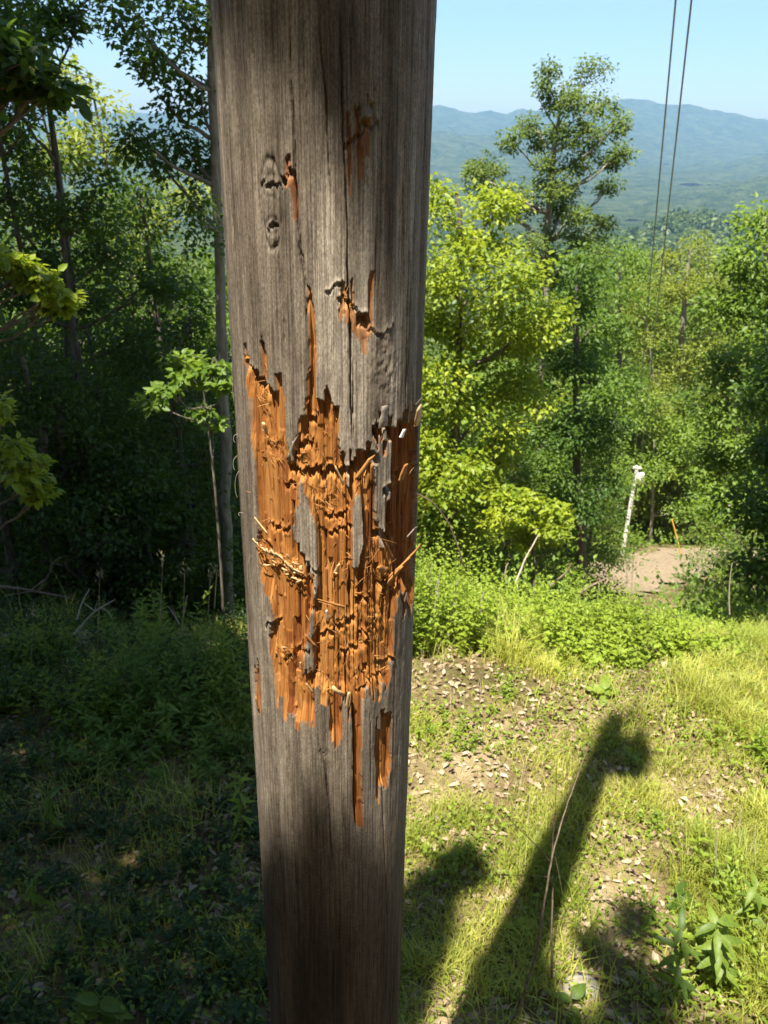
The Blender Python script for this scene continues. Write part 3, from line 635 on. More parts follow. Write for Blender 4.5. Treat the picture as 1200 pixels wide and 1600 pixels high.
# ------------------------------------------------------------------ trees
def bez(a, b, c, n):
    u = np.linspace(0, 1, n)[:, None]; return a*(1-u)**2+2*b*u*(1-u)+c*u*u
def build_tree(label, group, trunk, r0, r1, lobes, leaf, L=.11, per=70, dens=1.0, clump=.42, mat_bark='bark', seed=0, name='broadleaf_tree', cat='tree', more=1.0, flat=.72, six=False, base_drop=.35, up=.9, limbs=True):
    r = np.random.default_rng(seed); trunk = np.asarray(trunk, float)
    if not six and limbs: per = int(per*1.5*more); L = L*.80; clump = clump*1.12*(1.12 if more > 1 else 1)
    org = trunk[0].copy(); root = empty(name, org, label, cat, group)
    tb = MB(); lm = MB()
    n = max(8, 3*len(trunk)); tp = np.linspace(0, 1, len(trunk)); tq = np.linspace(0, 1, n)
    T = np.stack([np.interp(tq, tp, trunk[:, k]) for k in range(3)], 1)
    for _ in range(2): T[1:-1] = (T[:-2]+2*T[1:-1]+T[2:])/4
    T[1:-1, :2] += r.normal(0, r0*.12, (n-2, 2))
    rr = r1+(r0-r1)*(1-tq)**.85; rr[0] *= 1.25
    Tq = np.vstack([T[:1]-[0, 0, base_drop], T]); tb.tube(Tq, np.concatenate([[rr[0]*1.2], rr]), 9)
    for (c, rx, ry, rz) in lobes:
        c = np.asarray(c, float)
        hd = np.linalg.norm(T[:, :2]-c[:2], axis=1); want = c[2]-.55*hd-.2*rz; k = int(np.argmin(np.abs(T[:, 2]-want)+.15*hd)); k = min(max(k, 1), n-1)
        a = T[k]; mid = (a+c)/2+np.array([0, 0, -.12*np.linalg.norm(c-a)])+r.normal(0, .05*np.linalg.norm(c-a), 3)
        B = bez(a, mid, c, 9); B[1:-1] += r.normal(0, .012*np.linalg.norm(c-a), (7, 3)); ra = min(rr[k]*.55, .03+.02*np.linalg.norm(c-a))
        if limbs: tb.tube(B, np.linspace(ra, max(.008, ra*.3), 9), 6)
        nc = max(4, int(dens*1.5*(rx*ry+ry*rz+rx*rz)/clump**2))
        d = unit(r.normal(size=(nc, 3))); rho = r.random(nc)**.45; P = c+d*rho[:, None]*np.array([rx, ry, rz]); lt = r.uniform(-.16, .16)
        for q in range(nc):
            s = B[r.integers(4, 9)]; m_ = (s+P[q])/2+r.normal(0, .06, 3)+np.array([0, 0, .05])
            if limbs: tb.tube(bez(s, m_, P[q], 5), np.linspace(max(.006, ra*.22), .004, 5), 3)
        m = max(3, int(per)); cr = clump*r.uniform(.65, 1.2, nc)
        dd = unit(r.normal(size=(nc, m, 3))); ro = r.random((nc, m))**.5
        X = P[:, None]+dd*(ro*cr[:, None])[..., None]*np.array([1, 1, flat]); X = X.reshape(-1, 3); dd = dd.reshape(-1, 3)
        Nn = unit(np.array([0, 0, up])+.55*dd+r.normal(0, .38, dd.shape)); A = dd*np.array([1, 1, .2])+r.normal(0, .5, dd.shape)-np.array([0, 0, .25])
        ct = r.normal(0, .16, (nc, 1)); tint = np.clip(.5+lt+np.repeat(ct, m, 1).ravel()+r.normal(0, .15, nc*m), 0, 1)
        Ls = L*r.uniform(.6, 1.25, nc*m); leaves(lm, X, A, Nn, Ls, Ls*r.uniform(.5, .72, nc*m), tint, six)
    link('trunk', tb.mesh('trunk', MAT[mat_bark], True, org), root)
    link('crown', lm.mesh('crown', MAT[leaf], False, org), root)
    return root
def lobes_px(lst, Y, seed, dj=.9, zf=1.0):
    r = np.random.default_rng(seed); out = []
    for (px, py, rx, ry) in lst:
        y = Y+r.uniform(-dj, dj); c = at(px, py, y)
        k = mpp(c); out.append((c, rx*k, (rx+ry)*.5*k*zf, ry*k))
    return out
def trunk_px(lst, Y): return np.array([at(p[0], p[1], Y if len(p) < 3 else p[2]) for p in lst])
def ground_trunk(x, y, dx, dy, H):
    z = float(gz(x, y)); return np.array([[x, y, z], [x+dx*.3, y+dy*.3, z+H*.35], [x+dx*.7, y+dy*.7, z+H*.7], [x+dx, y+dy, z+H]])
def rooted(tr):                                            # carry the trunk's lower end down into the ground
    tr = np.asarray(tr, float); g = float(gz(tr[0, 0], tr[0, 1])); 
    if tr[0, 2] > g+.05: tr = np.vstack([[tr[0, 0]-.0, tr[0, 1], g], tr])
    return tr
GR = 'trees on the slope right of the pole'
build_tree('bright yellow-green broadleaf tree just right of the pole, nearest on the slope', GR, rooted(trunk_px([(712, 905), (708, 760), (716, 560), (722, 400), (712, 300)], 13)), .13, .02,
  lobes_px([(700, 335, 45, 45), (745, 400, 68, 48), (690, 425, 55, 60), (775, 330, 30, 22), (800, 425, 48, 40), (720, 515, 85, 60), (815, 520, 55, 48), (690, 610, 65, 70), (780, 620, 70, 62), (700, 725, 70, 70), (785, 720, 60, 55), (715, 820, 75, 55), (850, 500, 30, 26), (665, 480, 40, 80), (660, 700, 40, 90)], 13, 1),
  'leaf_yellow', .125, 75, .95, .36, 'bark', 1, more=1.6)
build_tree('tall open-crowned oak rising above all others against the mountains', GR, rooted(trunk_px([(838, 915), (846, 760), (841, 650), (850, 520), (853, 345), (866, 250), (880, 130)], 20)), .19, .02,
  lobes_px([(852, 120, 26, 20), (845, 160, 22, 20), (925, 112, 24, 18), (885, 165, 36, 20), (940, 160, 22, 24), (828, 195, 18, 18), (905, 215, 40, 20), (958, 200, 16, 28), (862, 262, 30, 20), (765, 262, 34, 28), (752, 285, 22, 18), (800, 222, 20, 17), (740, 270, 14, 14), (828, 318, 26, 30), (972, 238, 15, 11), (952, 255, 12, 10), (945, 298, 20, 15), (940, 345, 26, 28), (905, 372, 36, 22), (800, 300, 22, 20), (900, 262, 20, 14), (925, 195, 20, 16), (868, 205, 20, 14), (780, 310, 24, 16), (925, 400, 30, 26), (885, 310, 16, 16), (850, 392, 34, 28), (872, 425, 40, 30), (826, 378, 26, 24), (860, 300, 30, 24), (905, 330, 30, 20), (850, 235, 26, 20), (840, 285, 26, 20), (870, 340, 34, 24), (930, 235, 22, 18), (900, 150, 20, 18)], 20, 2, 1.0, .9),
  'leaf_oak', .105, 80, .62, .25, 'bark_pale', 2, 'oak_tree', flat=.85)
build_tree('dark green broadleaf tree behind and right of the oak trunk', GR, rooted(trunk_px([(915, 915), (904, 800), (898, 620), (902, 420)], 17)), .15, .03,
  lobes_px([(900, 420, 45, 38), (870, 475, 50, 42), (935, 500, 42, 48), (880, 560, 60, 48), (935, 590, 42, 52), (868, 650, 55, 50), (925, 680, 52, 50), (905, 760, 50, 40), (850, 560, 40, 40), (850, 720, 40, 40)], 17, 3),
  'leaf_dark', .125, 80, 1.05, .40, 'bark', 3, more=1.6)
build_tree('narrow yellow-green tree with a rounded tip right of the dark tree', GR, rooted(trunk_px([(1050, 780), (1030, 640), (1006, 480)], 43)), .16, .03,
  lobes_px([(1006, 475, 30, 30), (995, 530, 44, 40), (1030, 550, 44, 44), (1000, 610, 52, 44), (1042, 625, 46, 44), (985, 670, 40, 40)], 43, 4, 1.4),
  'leaf_olive', .22, 85, 1.05, .85, 'bark_pale', 4, more=1.6)
build_tree('round-topped olive tree with bare pale limbs showing below its crown', GR, rooted(trunk_px([(1062, 700), (1066, 520), (1072, 440), (1078, 390)], 44)), .25, .05,
  lobes_px([(1078, 398, 42, 28), (1040, 420, 34, 24), (1112, 412, 34, 32), (1060, 440, 26, 16), (1115, 460, 40, 30), (1030, 470, 26, 26), (1120, 520, 46, 36), (1085, 560, 46, 34)], 44, 5, 2.0),
  'leaf_olive', .24, 70, 1.0, .9, 'bark_pale', 5, more=1.6)
build_tree('glossy green tree cut by the right edge of the view', GR, rooted(trunk_px([(1225, 915), (1218, 700), (1205, 500), (1196, 340)], 15)), .16, .03,
  lobes_px([(1192, 345, 24, 26), (1165, 405, 40, 36), (1200, 450, 46, 50), (1145, 480, 36, 40), (1165, 560, 55, 55), (1205, 600, 46, 60), (1130, 620, 44, 46), (1180, 690, 56, 55), (1120, 720, 46, 46), (1190, 780, 46, 50), (1140, 790, 40, 36), (1230, 700, 50, 90), (1235, 480, 40, 80)], 15, 6),
  'leaf_mid', .13, 75, 1.05, .38, 'bark_pale', 6, more=1.6)
build_tree('small far tree with a level crown between the oak and the wires', GR, rooted(trunk_px([(965, 640), (968, 520), (970, 420)], 38)), .2, .04,
  lobes_px([(968, 420, 36, 26), (990, 405, 26, 18), (945, 470, 36, 34), (985, 470, 40, 34), (960, 530, 40, 40), (955, 590, 44, 44)], 38, 7, 1.5),
  'leaf_mid', .20, 75, 1.0, .75, 'bark', 7, more=1.6)
build_tree('low spreading yellow-green sapling in front of the oak trunk', GR, rooted(trunk_px([(836, 930), (834, 860), (832, 790)], 11)), .035, .012,
  lobes_px([(832, 785, 50, 17), (795, 812, 38, 15), (872, 808, 38, 18), (820, 840, 48, 14), (862, 842, 34, 12), (800, 772, 22, 12)], 11, 8, .5),
  'leaf_yellow', .12, 60, 1.0, .26, 'bark', 8, 'maple_sapling', flat=.35)
build_tree('bright bushy tree overhanging the far white pole', GR, rooted(trunk_px([(1015, 880), (1020, 780), (1022, 690)], 36)), .1, .03,
  lobes_px([(1010, 690, 40, 40), (1045, 720, 46, 40), (1060, 770, 44, 34), (1020, 770, 34, 30), (940, 690, 30, 40), (935, 780, 24, 34), (1000, 838, 34, 22), (1025, 815, 30, 20), (1085, 790, 34, 30), (1075, 680, 46, 44), (985, 640, 40, 40), (1022, 735, 20, 26)], 36.5, 9, 1.2),
  'leaf_mid', .20, 80, 1.0, .6, 'bark_pale', 9, more=1.6)
build_tree('shadowy tree where the driveway goes into the woods', GR, rooted(trunk_px([(1160, 850), (1155, 740), (1150, 600)], 38)), .18, .04,
  lobes_px([(1130, 640, 50, 40), (1170, 700, 60, 50), (1110, 720, 44, 44), (1150, 770, 50, 34), (1090, 640, 46, 44), (1200, 780, 40, 44)], 39, 10, 1.5),
  'leaf_dark', .2, 85, 1.1, .7, 'bark', 10)
build_tree('green tree filling the gap left of the driveway', GR, rooted(trunk_px([(905, 900), (908, 830), (900, 700)], 23)), .15, .04,
  lobes_px([(870, 760, 50, 40), (920, 800, 50, 40), (880, 830, 40, 30), (930, 640, 34, 50), (925, 560, 34, 50), (760, 860, 50, 34), (690, 880, 60, 34), (820, 870, 40, 20), (905, 850, 26, 20)], 23, 11, 1.0),
  'leaf_dark', .15, 80, 1.0, .5, 'bark', 11, more=1.6)
build_tree('shady tree overhanging the weeds at the right edge', GR, rooted(trunk_px([(1310, 960), (1300, 700), (1270, 500)], 9.5)), .1, .03,
  lobes_px([(1215, 640, 50, 60), (1220, 740, 55, 60), (1215, 840, 55, 50), (1195, 790, 36, 40), (1200, 880, 45, 34), (1240, 560, 50, 60), (1270, 700, 60, 120)], 9.5, 12, .8),
  'leaf_dark', .11, 80, 1.15, .3, 'bark', 12, more=1.6)
for k, (px, py, Y, lab) in enumerate([(690, 700, 30, 'deep green backing tree half hidden by the pole edge'), (790, 640, 32, 'deep green backing tree behind the oak trunk'), (1090, 500, 62, 'far green tree below the round-topped olive tree'), (1160, 450, 55, 'far green tree beside the right-edge tree'), (900, 430, 50, 'far green tree behind the top of the dark tree'), (1010, 440, 70, 'farthest green tree under the wires')]):
    c = at(px, py, Y); kk = mpp(c); rr_ = np.random.default_rng(900+k)
    lb = [(c+np.array([rr_.normal(0, 40)*kk, rr_.normal(0, 30)*kk, rr_.uniform(-110, 30)*kk]), 48*kk, 44*kk, 40*kk) for _ in range(11)]
    build_tree(lab, 'background trees down the slope', rooted([c-np.array([0, 0, 260*kk]), c]), .2, .05, lb, ['leaf_dark', 'leaf_dark', 'leaf_mid', 'leaf_mid', 'leaf_dark', 'leaf_olive'][k], .0065*Y, 70, 1.0, .021*Y, 'bark', 40+k)

# left woods: dark trunks and crowns in several depths
GL = 'trees of the dark woods left of the pole'
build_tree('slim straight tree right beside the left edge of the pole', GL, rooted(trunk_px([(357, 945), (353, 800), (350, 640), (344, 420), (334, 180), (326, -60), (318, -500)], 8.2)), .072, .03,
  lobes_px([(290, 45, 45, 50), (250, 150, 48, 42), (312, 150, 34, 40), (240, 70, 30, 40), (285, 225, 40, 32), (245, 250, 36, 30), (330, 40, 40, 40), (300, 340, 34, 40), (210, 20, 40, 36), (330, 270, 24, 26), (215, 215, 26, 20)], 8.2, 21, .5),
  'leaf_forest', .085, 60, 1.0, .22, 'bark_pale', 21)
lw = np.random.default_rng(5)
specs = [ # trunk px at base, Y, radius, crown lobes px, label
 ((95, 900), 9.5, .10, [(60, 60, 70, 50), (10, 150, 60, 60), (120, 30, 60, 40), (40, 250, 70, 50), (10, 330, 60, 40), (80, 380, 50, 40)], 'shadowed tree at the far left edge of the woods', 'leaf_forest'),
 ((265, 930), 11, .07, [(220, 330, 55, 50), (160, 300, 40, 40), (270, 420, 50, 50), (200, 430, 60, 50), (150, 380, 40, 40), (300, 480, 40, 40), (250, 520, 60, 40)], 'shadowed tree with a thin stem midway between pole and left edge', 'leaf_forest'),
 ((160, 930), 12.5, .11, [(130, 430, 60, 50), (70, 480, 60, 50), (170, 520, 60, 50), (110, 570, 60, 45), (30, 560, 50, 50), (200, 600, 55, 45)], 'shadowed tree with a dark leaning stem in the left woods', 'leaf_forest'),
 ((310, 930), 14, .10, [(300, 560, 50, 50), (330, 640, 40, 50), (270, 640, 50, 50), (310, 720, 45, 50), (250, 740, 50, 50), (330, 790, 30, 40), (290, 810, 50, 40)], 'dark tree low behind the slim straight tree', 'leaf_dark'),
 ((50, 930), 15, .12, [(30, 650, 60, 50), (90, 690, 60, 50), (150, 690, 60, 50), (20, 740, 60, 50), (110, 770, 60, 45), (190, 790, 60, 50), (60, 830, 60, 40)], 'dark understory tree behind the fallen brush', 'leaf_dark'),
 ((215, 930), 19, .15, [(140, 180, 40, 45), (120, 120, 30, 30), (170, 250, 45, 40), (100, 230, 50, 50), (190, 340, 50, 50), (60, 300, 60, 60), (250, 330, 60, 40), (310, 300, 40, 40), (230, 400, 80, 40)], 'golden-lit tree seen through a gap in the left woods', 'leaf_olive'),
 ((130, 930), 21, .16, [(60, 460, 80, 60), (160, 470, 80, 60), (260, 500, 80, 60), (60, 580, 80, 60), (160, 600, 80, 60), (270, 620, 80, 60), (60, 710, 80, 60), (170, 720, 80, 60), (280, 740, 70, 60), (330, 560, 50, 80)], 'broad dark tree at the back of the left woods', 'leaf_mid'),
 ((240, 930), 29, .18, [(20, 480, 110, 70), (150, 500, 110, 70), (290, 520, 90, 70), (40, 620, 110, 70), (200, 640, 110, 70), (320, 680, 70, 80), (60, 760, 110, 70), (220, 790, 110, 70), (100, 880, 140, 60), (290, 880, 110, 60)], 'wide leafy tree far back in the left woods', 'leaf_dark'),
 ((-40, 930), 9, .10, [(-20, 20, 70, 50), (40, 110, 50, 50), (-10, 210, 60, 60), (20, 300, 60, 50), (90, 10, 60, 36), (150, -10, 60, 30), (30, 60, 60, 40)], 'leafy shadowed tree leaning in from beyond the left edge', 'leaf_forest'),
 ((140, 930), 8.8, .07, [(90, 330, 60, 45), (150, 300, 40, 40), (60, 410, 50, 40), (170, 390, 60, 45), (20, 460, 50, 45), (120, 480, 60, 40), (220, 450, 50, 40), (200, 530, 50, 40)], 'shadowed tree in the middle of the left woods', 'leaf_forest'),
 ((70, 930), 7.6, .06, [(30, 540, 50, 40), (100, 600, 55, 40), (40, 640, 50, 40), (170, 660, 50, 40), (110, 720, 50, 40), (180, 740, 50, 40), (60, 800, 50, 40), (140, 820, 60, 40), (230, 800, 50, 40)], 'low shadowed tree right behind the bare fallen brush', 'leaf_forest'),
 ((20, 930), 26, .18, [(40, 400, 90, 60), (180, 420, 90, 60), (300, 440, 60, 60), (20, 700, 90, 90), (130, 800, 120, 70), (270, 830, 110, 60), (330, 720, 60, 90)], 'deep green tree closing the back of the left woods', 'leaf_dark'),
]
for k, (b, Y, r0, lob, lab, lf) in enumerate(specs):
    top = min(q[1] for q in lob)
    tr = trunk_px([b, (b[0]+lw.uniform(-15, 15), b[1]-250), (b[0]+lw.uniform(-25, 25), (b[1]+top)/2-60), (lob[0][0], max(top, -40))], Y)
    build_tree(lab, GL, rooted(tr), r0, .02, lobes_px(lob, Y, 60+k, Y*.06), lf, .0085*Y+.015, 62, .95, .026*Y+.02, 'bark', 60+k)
for k, (px, Y) in enumerate([(28, 8.5), (62, 10), (118, 9), (190, 13), (222, 10), (245, 16), (290, 12), (318, 18), (150, 17), (80, 15), (8, 12)]):   # bare dark stems
    bse = at(px, 900, Y); bse[2] = gz(bse[0], bse[1]); r = np.random.default_rng(300+k); dx = r.normal(0, .5)
    tb = MB(); hgt = r.uniform(4.5, 8); u = np.linspace(0, 1, 12)[:, None]; P = bse+np.array([dx, 0, hgt])*u+r.normal(0, .04, (12, 3))*u; rad = r.uniform(.02, .055)
    e = empty('understory_tree', bse, 'thin bare-stemmed understory tree, '+['second', 'third', 'sixth', 'eighth', 'ninth', 'tenth', 'eleventh', 'twelfth', 'seventh', 'fourth', 'first'][k]+' from the left edge in the dark left woods', 'tree', 'bare stems in the left woods')
    P[0, 2] -= .2; tb.tube(P, np.linspace(rad, rad*.35, 12), 6)
    lm = MB()
    for q in range(9):
        i0 = r.integers(4, 12); a = P[i0]; dirn = unit(np.array([r.normal(), r.normal(), .5])); Lb = r.uniform(.4, 1.3); tip = a+dirn*Lb
        tb.tube(bez(a, (a+tip)/2+[0, 0, .1], tip, 5), np.linspace(rad*.3, .003, 5), 3)
        nl = 36; uu_ = r.random((nl, 1)); X = a+(tip-a)*uu_+r.normal(0, .14, (nl, 3)); leaves(lm, X, r.normal(size=(nl, 3)), np.array([0, 0, 1.0])+r.normal(0, .4, (nl, 3)), .085, .05, r.random(nl))
    link('trunk', tb.mesh('trunk', MAT['bark'], True, bse), e); link('crown', lm.mesh('crown', MAT['leaf_forest'], False, bse), e)
def copy_tree(root, loc, rz, sc, label, group):
    c = root.copy(); COL.objects.link(c); c.location = tuple(float(v) for v in loc); c.rotation_euler = (0, 0, rz); c.scale = (sc, sc, sc*1.0); c['label'] = label; c['group'] = group
    for ch in root.children:
        d = ch.copy(); COL.objects.link(d); d.parent = c
    return c
def bushy(x, y, H, R, leaf, L, per, seed, label, group, name):
    z = float(gz(x, y)); q = np.random.default_rng(seed); lb = []
    for k in range(16):
        v = (k+.5)/16; a = k*2.399; rr_ = R*(.55+.45*math.sin(math.pi*min(1, v*1.1)))*q.uniform(.35, .8)
        lb.append((np.array([x+rr_*math.cos(a), y+rr_*math.sin(a), z+H*(.06+.88*v)]), R*.52, R*.52, H*.12))
    return build_tree(label, group, [(x, y, z), (x+.05*R, y, z+H*.5), (x, y, z+H*.96)], .03+.012*H, .01, lb, leaf, L, per, .8, R*.30, 'bark', seed, name)
U1 = bushy(-3.4, 8.6, 3.0, .95, 'leaf_forest', .075, 42, 201, 'bushy young tree low in the left woods behind the mound', 'bushy young trees in the left woods', 'young_tree')
U2 = bushy(-5.4, 9.4, 4.2, 1.15, 'leaf_forest', .085, 42, 202, 'taller bushy young tree near the left edge behind the fallen brush', 'bushy young trees in the left woods', 'young_tree')
B1 = bushy(3.2, 19.0, 7.5, 2.1, 'leaf_mid', .15, 46, 203, 'bushy tree filling the slope behind the oak trunk', 'bushy trees filling the slope on the right', 'bushy_tree')
B2 = bushy(9.5, 40.0, 10, 3.2, 'leaf_olive', .24, 44, 204, 'bushy olive tree beyond the driveway', 'bushy trees filling the slope on the right', 'bushy_tree')
rq = np.random.default_rng(66)
ORD = ['first', 'second', 'third', 'fourth', 'fifth', 'sixth', 'seventh', 'eighth', 'ninth', 'tenth', 'eleventh', 'twelfth']
for k, (px, Y, sc, src) in enumerate([(20, 7.6, .8, 1), (80, 8.4, .9, 0), (130, 7.8, .75, 1), (190, 8.8, .9, 1), (240, 8.2, .85, 0), (300, 8.8, .95, 1), (335, 9.6, 1, 0), (50, 10.5, 1.2, 1), (110, 11, 1.2, 0), (165, 10.2, 1.25, 1), (220, 11, 1.2, 1), (280, 11.5, 1.3, 0), (330, 12, 1.3, 1), (-10, 9.5, 1.1, 1), (90, 13.5, 1.5, 1), (200, 14, 1.6, 0), (300, 14.5, 1.5, 1), (20, 14, 1.5, 0), (60, 12.4, 1.75, 1), (255, 12.8, 1.7, 1), (325, 13.4, 1.6, 1)]):
    c = at(px, 900, Y); copy_tree([U1, U2][src], (c[0], c[1], gz(c[0], c[1])-.1), rq.uniform(0, 6.3), sc*rq.uniform(.92, 1.08), ORD[[6, 5, 4, 3, 2, 1, 0, 5, 4, 3, 2, 1, 0, 6, 2, 1, 0, 3, 2, 1, 0][k]]+(' tall' if k > 17 else '')+' bushy young tree from the pole in the '+('front' if k < 7 else 'middle' if k < 14 else 'back')+' row of the left woods', 'bushy young trees in the left woods')
for k, (px, Y, sc, src, lab) in enumerate([(680, 15, .75, 0, 'bushy tree just right of the pole behind the bright yellow-green tree'), (740, 17, .8, 0, 'bushy tree between the bright yellow-green tree and the oak trunk'), (790, 15.5, .62, 0, 'low bushy tree left of the oak trunk'), (880, 19, .8, 0, 'bushy tree right of the oak trunk behind the dark stem'), (915, 21, .7, 0, 'bushy tree above the bank left of the driveway'), (700, 24, 1.2, 0, 'bushy tree far behind the bright yellow-green tree'), (800, 26, 1.2, 0, 'bushy tree far behind the oak trunk'), (900, 42, 1.0, 1, 'bushy olive tree left of the far white pole'), (985, 38, .85, 1, 'bushy olive tree right behind the far white pole'), (1040, 39, .9, 1, 'bushy olive tree behind the orange marker rod'), (1110, 40, 1.0, 1, 'bushy olive tree where the driveway fades into shade'), (1180, 38, 1.0, 1, 'bushy olive tree at the right edge beyond the driveway'), (1140, 24, .75, 0, 'bushy tree below the right-edge tree'), (1200, 20, .7, 0, 'bushy tree cut by the right edge above the weeds'), (960, 54, 1.3, 1, 'farther bushy olive tree left of the wires'), (1080, 56, 1.3, 1, 'farther bushy olive tree right of the wires'), (1180, 50, 1.3, 1, 'farther bushy olive tree at the right edge'), (390, 13, .8, 0, 'bushy tree behind the left edge of the pole'), (470, 16, .95, 0, 'bushy tree straight behind the pole, left of its middle'), (560, 13, .8, 0, 'bushy tree straight behind the pole, right of its middle'), (625, 19, 1.0, 0, 'bushy tree behind the right edge of the pole'), (430, 26, 1.3, 0, 'farther bushy tree behind the pole to the left'), (540, 30, 1.4, 0, 'farther bushy tree behind the middle of the pole'), (620, 38, 1.1, 1, 'farther bushy olive tree behind the right edge of the pole'), (480, 44, 1.2, 1, 'farthest bushy olive tree behind the pole')]):
    c = at(px, 880, Y); copy_tree([B1, B2][src], (c[0], c[1], gz(c[0], c[1])-.1), rq.uniform(0, 6.3), sc*rq.uniform(.95, 1.05), lab, 'bushy trees filling the slope on the right')
ORD = ['first', 'second', 'third', 'fourth', 'fifth', 'sixth', 'seventh', 'eighth', 'ninth', 'tenth', 'eleventh', 'twelfth']
# saplings whose sprays reach into the sun
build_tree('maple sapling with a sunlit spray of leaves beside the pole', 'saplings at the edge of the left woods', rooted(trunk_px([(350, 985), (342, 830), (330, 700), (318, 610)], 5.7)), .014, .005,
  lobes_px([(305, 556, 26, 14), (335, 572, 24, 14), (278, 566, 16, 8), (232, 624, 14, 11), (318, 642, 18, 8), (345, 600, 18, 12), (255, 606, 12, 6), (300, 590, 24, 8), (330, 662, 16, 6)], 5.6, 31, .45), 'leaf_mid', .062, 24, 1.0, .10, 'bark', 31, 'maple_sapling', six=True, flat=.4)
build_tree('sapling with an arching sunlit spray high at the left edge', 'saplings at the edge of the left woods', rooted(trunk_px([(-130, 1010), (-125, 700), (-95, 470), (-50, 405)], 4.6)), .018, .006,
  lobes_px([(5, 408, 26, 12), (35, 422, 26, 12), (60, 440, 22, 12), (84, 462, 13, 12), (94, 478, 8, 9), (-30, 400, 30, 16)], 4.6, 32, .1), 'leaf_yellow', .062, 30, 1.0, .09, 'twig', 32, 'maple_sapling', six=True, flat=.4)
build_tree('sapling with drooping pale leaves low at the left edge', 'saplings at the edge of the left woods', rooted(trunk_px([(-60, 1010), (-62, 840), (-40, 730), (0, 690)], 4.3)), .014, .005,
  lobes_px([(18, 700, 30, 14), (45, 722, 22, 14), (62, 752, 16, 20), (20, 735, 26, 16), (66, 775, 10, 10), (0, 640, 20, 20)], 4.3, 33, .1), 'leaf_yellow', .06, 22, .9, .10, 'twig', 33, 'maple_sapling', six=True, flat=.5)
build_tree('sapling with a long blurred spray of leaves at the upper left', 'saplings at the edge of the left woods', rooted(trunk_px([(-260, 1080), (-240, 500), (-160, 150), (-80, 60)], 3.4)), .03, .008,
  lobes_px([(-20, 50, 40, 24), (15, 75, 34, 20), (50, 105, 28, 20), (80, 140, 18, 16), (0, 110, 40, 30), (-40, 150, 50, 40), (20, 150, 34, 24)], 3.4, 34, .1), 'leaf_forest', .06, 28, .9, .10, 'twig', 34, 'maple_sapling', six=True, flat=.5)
# the big trees behind and left of the viewer: their canopy shades the woods edge, the foot of the pole and the ground
def shade(lst, zc):
    out = []
    for (T_, rx, ry, rz) in lst:
        T_ = np.asarray(T_, float); out.append((T_+SUN*((zc-T_[2])/SUN[2]), rx, ry, rz))
    return out
gl = []
for x in np.arange(-9.0, -.3, .8):
    for y in np.arange(1.4, 10.5, .8):
        lim = -.85-.05*(y-2)
        if x < lim: gl.append(((x+.3*(vn(np.array(x*3.1), np.array(y*2.7), 5)-.5), y, -3.6), .6, .6, .35))
build_tree('big shade tree left of the viewer whose canopy darkens the left ground', 'shade trees beside the viewer', rooted([(-6.5, -1, float(gz(-6.5, -1))), (-6.3, -.9, 2), (-6, -.8, 5), (-5.5, -.6, 7.5)]), .28, .06,
  shade(gl[::1], 6.2), 'leaf_dark', .34, 20, 1.15, .34, 'bark', 51, limbs=True)
sh2, sh3 = [], []
for (ss, z, r) in [(-.12, -1.62, .05), (-.07, -1.66, .05), (-.02, -1.64, .05), (.03, -1.68, .06), (.08, -1.62, .06), (.13, -1.66, .05), (-.06, -1.80, .08), (.02, -1.82, .08), (.10, -1.80, .08), (-.10, -1.95, .1), (.05, -1.95, .1), (.0, -2.2, .1), (.1, -2.2, .1), (-.05, -2.6, .14), (.08, -2.7, .14)]: sh2.append((pole_pt(np.array(ss), np.array(z)), r, r, .1))
for (x, y, r) in [(-.05, 2.25, .2), (.05, 2.55, .10), (.22, 2.8, .03), (.3, 3.05, .02), (.0, 2.95, .03), (.45, 3.2, .03), (-.4, 2.3, .2), (-.45, 3.2, .2)]: sh2.append(((x, y, -3.65), r, r, .2))
for (x, y, r) in [(1.05, 2.2, .24), (1.2, 2.5, .14), (1.1, 2.75, .06), (1.3, 2.9, .05), (2.0, 2.0, .25), (1.5, 2.1, .25)]: sh3.append(((x, y, -3.65), r, r, .2))
for (ss, z, r) in [(-.12, .40, .03), (-.06, .28, .03), (-.02, .36, .03), (.03, .20, .03), (.07, .28, .03), (.11, .14, .03), (.14, .24, .03), (.0, .50, .05), (.08, .45, .05)]: sh3.append((pole_pt(np.array(ss), np.array(z)), r, r, .08))
build_tree('shade tree behind the viewer with a limb reaching over the pole foot', 'shade trees beside the viewer', rooted([(-3.4, -5.5, float(gz(-3.4, -5.5))), (-3.3, -5.3, 2), (-2.8, -4.6, 4.4), (-2.3, -3.6, 6.4)]), .22, .05,
  shade(sh2, 5.6), 'leaf_mid', .10, 74, 1.3, .10, 'bark', 52)
build_tree('shade tree behind and right of the viewer with a light limb across', 'shade trees beside the viewer', rooted([(2.6, -5.0, float(gz(2.6, -5.0))), (2.5, -4.8, 2), (2.0, -4, 4.4), (1.3, -3.0, 6.0)]), .2, .04,
  shade(sh3, 5.6), 'leaf_mid', .08, 40, .9, .08, 'bark', 53)
